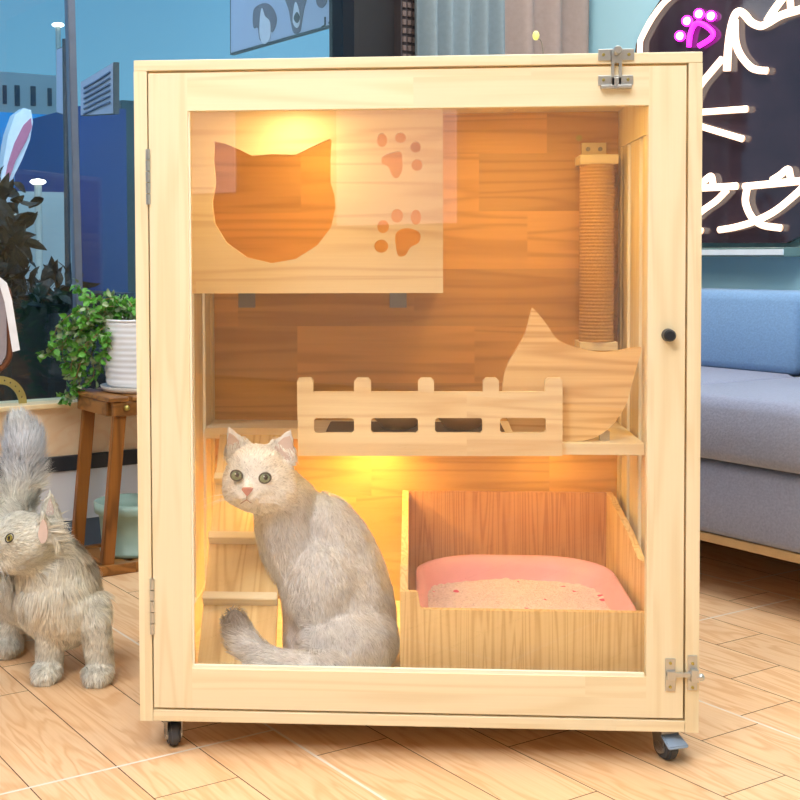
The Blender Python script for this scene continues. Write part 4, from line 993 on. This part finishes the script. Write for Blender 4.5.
    bm = tube(bmesh.new(), smoothpath([q(u, v, .1495) for u, v in ((240.5, 503.6), (243.5, 501.6), (246.5, 499.6), (246.8, 495.5))], 4), .0009, 6); tube(bm, smoothpath([q(u, v, .1495) for u, v in ((246.5, 499.6), (249, 501.4), (251.5, 502.8))], 4), .0009, 6)
    obj('mouth', bm, plain('mouth_line', (140, 96, 90), .6), t)
    pk = plain('ear_pink', (222, 200, 192), .7, 0, .06, 60)
    for ear in ([(229.2, 433), (243, 449), (229, 457)], [(289.5, 436), (293, 461), (273, 450)]):
        c = sum((Vector((a, b, 0)) for a, b in ear), Vector())/3
        obj('inner_ear', sheet(smoothpath([q(a, b, .2255) for a, b in ear], 3, True), [], (0, .004, 0)), pk, t)
    bm = bmesh.new(); rnd = random.Random(5)
    for s, u0, v0 in ((-1, 238, 494), (1, 256, 496)):
        for i in range(6):
            a = q(u0+s*rnd.uniform(0, 3), v0+i*1.3, .158); L_ = rnd.uniform(.06, .095); dv = Vector((s, rnd.uniform(-.3, .1), -.35+i*.04+ (.55 if i < 2 else 0)*.3)).normalized()
            tube(bm, smoothpath([a, a+dv*L_*.5+Vector((0, 0, .004)), a+dv*L_+Vector((0, 0, -.006))], 4), .0004, 5, rfun=lambda f: .00045*(1-f*.8))
    obj('whiskers', bm, plain('whisker', (250, 250, 250), .4), t)
    bm = bmesh.new()
    for i, (u, v) in enumerate(((251, 452), (256, 450), (261, 452))):
        pass
    bm.free()
sitting_cat()

# ---- long haired cat outside, left of the cabinet
def long_cat():
    q = atY
    f1, f2, f3, f4 = atZ(46, 682, 0), atZ(97, 684, 0), atZ(4, 660, 0), atZ(-30, 655, 0)
    f1.y += .02; f2.y += .02
    hc = q(22, 540, .36)
    body = [('e', hc, (.064, .060, .058)), ('e', q(14, 556, .355), (.050, .045, .036)), ('e', q(6, 547, .355), (.042, .040, .038)), ('e', q(-8, 550, .35), (.026, .026, .020)), ('e', q(-11, 555, .35), (.020, .02, .014)),
            ('c', [q(30, 545, .40), q(52, 572, .43)], [.052, .072]),
            ('e', q(58, 592, .44), (.080, .09, .095)), ('e', q(66, 608, .43), (.074, .08, .08)),
            ('c', [q(56, 590, .48), q(30, 590, .60), q(-5, 588, .74)], [.088, .092, .082]),
            ('e', q(-8, 592, .76), (.075, .09, .10)),
            ('c', [q(42, 615, .42), Vector((f1.x, f1.y+.01, .12)), Vector((f1.x, f1.y+.01, .035))], [.045, .032, .027]), ('e', Vector((f1.x, f1.y-.012, .021)), (.030, .036, .021)),
            ('c', [q(88, 610, .42), Vector((f2.x-.012, f2.y+.01, .12)), Vector((f2.x, f2.y+.01, .035))], [.045, .032, .027]), ('e', Vector((f2.x, f2.y-.012, .021)), (.032, .036, .021)),
            ('c', [q(5, 612, .68), Vector((f3.x, f3.y+.08, .15)), Vector((f3.x, f3.y+.05, .035))], [.07, .04, .028]), ('e', Vector((f3.x, f3.y+.03, .021)), (.029, .04, .021)),
            ('c', [q(-25, 612, .78), Vector((f4.x-.02, f4.y+.16, .15)), Vector((f4.x-.02, f4.y+.12, .035))], [.07, .04, .028]), ('e', Vector((f4.x-.02, f4.y+.1, .021)), (.029, .04, .021)),
            ('c', [q(0, 560, .80), q(14, 520, .82), q(22, 480, .82), q(24, 452, .82), q(22, 435, .82)], [.040, .028, .030, .034, .026])]
    for sx in (-.011, 0, .011):
        for f in (f1, f2): body.append(('e', Vector((f.x+sx*1.1, f.y-.038, .014)), (.0085, .014, .012)))
    t1, t2 = q(50, 491, .40), q(40, 514, .33)
    body += eart(t1, q(39, 523, .40), q(61, 523, .40), .0065) + eart(q(43, 511, .325), q(31, 543, .33), q(54, 541, .34), .007)
    me = spheres_body('body', body, .005, 10, [(q(50, 505, .4), .035), (q(42, 526, .33), .035)])
    for v in me.vertices:
        if v.co.z < .001: v.co.z = .001
    t = thing('long_haired_cat', 'fluffy cream and silver long haired cat with raised tail beside the cabinet', 'cat', Vector((q(60, 640, .42).x, .44, 0)))
    fm = furmat('cream_silver_fur', (250, 244, 232), [(q(10, 590, .7), .05, .22, (220, 220, 226), .8), (q(95, 570, .46), .02, .09, (190, 178, 156), .75), (q(100, 625, .44), .01, .05, (150, 142, 130), .6), (q(88, 548, .44), .01, .05, (170, 156, 132), .6), (q(24, 445, .82), .05, .13, (212, 214, 222), .9), (hc, .03, .08, (236, 228, 210), .6), (q(60, 620, .38), .02, .08, (242, 230, 206), .7)], stripes=.10, nscale=22)
    o = obj('body', me, fm, t, True)
    eye = q(9.5, 538, .298)
    tailp = q(22, 460, .82)
    def dens(c): return 0.0 if (c-eye).length < .012 or c.z < .004 else 1.0
    def lenf(c):
        if (c-tailp).length < .16 and c.y > .74 and c.z > .30: return 1.0
        if (c-hc).length < .075 or c.z > q(30, 520, .4).z and c.y < .6: return .20
        if c.z < .13: return .26
        if c.z < .17: return .4
        return .72
    def comb(p):
        if p.y > .74 and p.z > .20: return ((p-tailp).normalized()*.5+Vector((0, 0, .9)))
        if (p-hc).length < .08: return (p-q(-5, 548, .33)).normalized()
        return (.12*(1 if p.x > hc.x+.06 else -1), -.1, -1)
    fur(o, 80000, .062, dens, lenf, comb, .48, .0024, 3, clump=.75, freq=26)
    gi = plain('amber_green_iris', (176, 164, 84), .15)
    e0 = obj('eye', ball(eye, .0080, (.75, .8, .95)), gi, t, True); d = (CAM-eye).normalized()
    obj('pupil', ball(eye+d*.0048+Vector((-.001, 0, 0)), .004, (.7, .7, 1.2)), pupil_m(), e0, True)
    ring = [eye + d*.003 + Vector((math.cos(a)*.0085, 0, math.sin(a)*.0088+math.cos(a)*.003)) for a in [i*math.pi/10 for i in range(20)]]
    obj('eyelid_rim', tube(bmesh.new(), ring, .0013, 8, close=True), bpy.data.materials['eye_rim'], e0, True)
    pk = bpy.data.materials['ear_pink']
    obj('inner_ear', sheet(smoothpath([q(u, v, .317) for u, v in ((43, 519), (47.5, 530), (46, 541), (41, 543), (38, 533))], 4, True), [], (0, .004, 0)), pk, t)
    obj('inner_ear', sheet(smoothpath([q(u, v, .391) for u, v in ((50, 498), (53.5, 514), (46, 515))], 3, True), [], (0, .003, 0)), pk, t)
    obj('nose', ball(q(-15.5, 549, .345), .006, (1, 1, .8)), bpy.data.materials['pink_nose'], t, True)
    bm = bmesh.new(); rnd = random.Random(8)
    for i in range(7):
        a = q(-4+rnd.uniform(-2, 2), 552+i*1.0, .325); tube(bm, smoothpath([a, a+Vector((.008+.004*i, -.03, -.03)), a+Vector((.012+.006*i, -.04, -.085))], 4), .0004, 5, rfun=lambda f: .00045*(1-f*.8))
    obj('whiskers', bm, bpy.data.materials['whisker'], t)
def pupil_m(): return bpy.data.materials['pupil']
long_cat()

# ================================================================== LIGHT
w = bpy.data.worlds.new('dusk'); scene.world = w; w.use_nodes = True; nt = w.node_tree; bg = nt.nodes['Background']
tc = N(nt, 'ShaderNodeTexCoord'); sx = N(nt, 'ShaderNodeSeparateXYZ'); nt.links.new(tc.outputs['Generated'], sx.inputs[0])
nz = N(nt, 'ShaderNodeTexNoise'); nz.inputs['Scale'].default_value = 5; mp = N(nt, 'ShaderNodeMapping'); mp.inputs['Scale'].default_value = (1, 1, .15); nt.links.new(tc.outputs['Generated'], mp.inputs[0]); nt.links.new(mp.outputs[0], nz.inputs['Vector'])
c1 = mix(nt, mth(nt, 'MULTIPLY', sx.outputs[2], 1.6, True), lin((130, 190, 214)), lin((24, 108, 178)))
nt.links.new(mix(nt, mth(nt, 'MULTIPLY', nz.outputs['Fac'], .45), c1, lin((100, 180, 226))), bg.inputs[0]); bg.inputs[1].default_value = .85

WH = (.90, .96, 1)
def clamp_(v, a, b): return max(a, min(b, v))
# ceiling light panels of the shop, the last two added as fill
def ceiling_lamp(x, y, sxz, syz, e, label):
    t = thing('ceiling_light', label, 'ceiling light', (x, y, CZ))
    obj('housing', box(x-sxz/2-.03, x+sxz/2+.03, y-syz/2-.03, y+syz/2+.03, CZ-.04, CZ-.0005), M['white'], t)
    obj('diffuser', box(x-sxz/2, x+sxz/2, y-syz/2, y+syz/2, CZ-.046, CZ-.0402), emit('diffuser_glow', (255, 248, 236), 4), t)
    light('AREA', 'panel_light', (x, y, CZ-.06), e, WH, (sxz, syz))
ceiling_lamp(.3, -1.6, 1.6, 1.0, 22, 'ceiling light panel above the space in front of the cabinet')
ceiling_lamp(-.9, -2.6, 1.2, 1.0, 54, 'ceiling light panel behind the camera on the window side')
ceiling_lamp(1.4, -.1, .9, .9, 26, 'ceiling light panel over the sofa')
ceiling_lamp(-1.1, .1, .7, .7, 14, 'added ceiling panel beside the cabinet, brightening the window sill')  # unseen panel added to brighten the sill and the wall below it
ceiling_lamp(.95, 1.35, .7, .7, 20, 'added ceiling panel behind the cabinet, brightening the blue wall')  # unseen panel added to lighten the blue wall near the corner
p_ = ab(RA+.5, -.5, 3.6)
fl_ = light('AREA', 'outside_fill_light', p_, 190, (.62, .86, 1), (7, .4)); fl_.rotation_euler = (A*1.0+Vector((0, 0, -.45))).to_track_quat('-Z', 'Y').to_euler()  # cool fill added outside the window to brighten the facades
sp_ = light('AREA', 'outside_fill_light', ab(RA+.6, -.5, 3.4), 22, (.62, .86, 1), (6, .3))  # second, weaker fill added outside
# glowing panes added unseen behind the camera, split to shape the door glass veil
def mirrored(u, v):     # where the door glass shows the wall behind the camera
    p = atY(u, v, .0125); d = (p-CAM); d.y = -d.y
    ta = (BACK_A-p.dot(A))/d.dot(A); tb = (LEFT_B-p.dot(B))/d.dot(B)
    return (('a', p+d*ta) if 0 < ta < (tb if tb > 0 else 1e9) else ('b', p+d*tb))
mb = emit('veil_glow', (252, 238, 244), .75)
for n_, (u0, u1, v0, v1) in enumerate(((184, 236, 108, 192), (338, 457, 108, 223))):
    a_, b_ = mirrored(u0, v0)[1], mirrored(u1, v1)[1]; lo, hi = min(a_.dot(B), b_.dot(B)), max(a_.dot(B), b_.dot(B))
    if n_ == 0: lo -= .6
    struct('window_%d' % (n_+2), box(BACK_A+.004, BACK_A+.02, lo, hi, max(.3, b_.z), min(2.85, a_.z+.2), ax=1), mb)

vs = scene.view_settings; scene.display_settings.display_device = 'sRGB'
vs.view_transform = 'Standard'; vs.look = 'None'; vs.gamma = 1; vs.use_curve_mapping = False; vs.exposure = 0.22
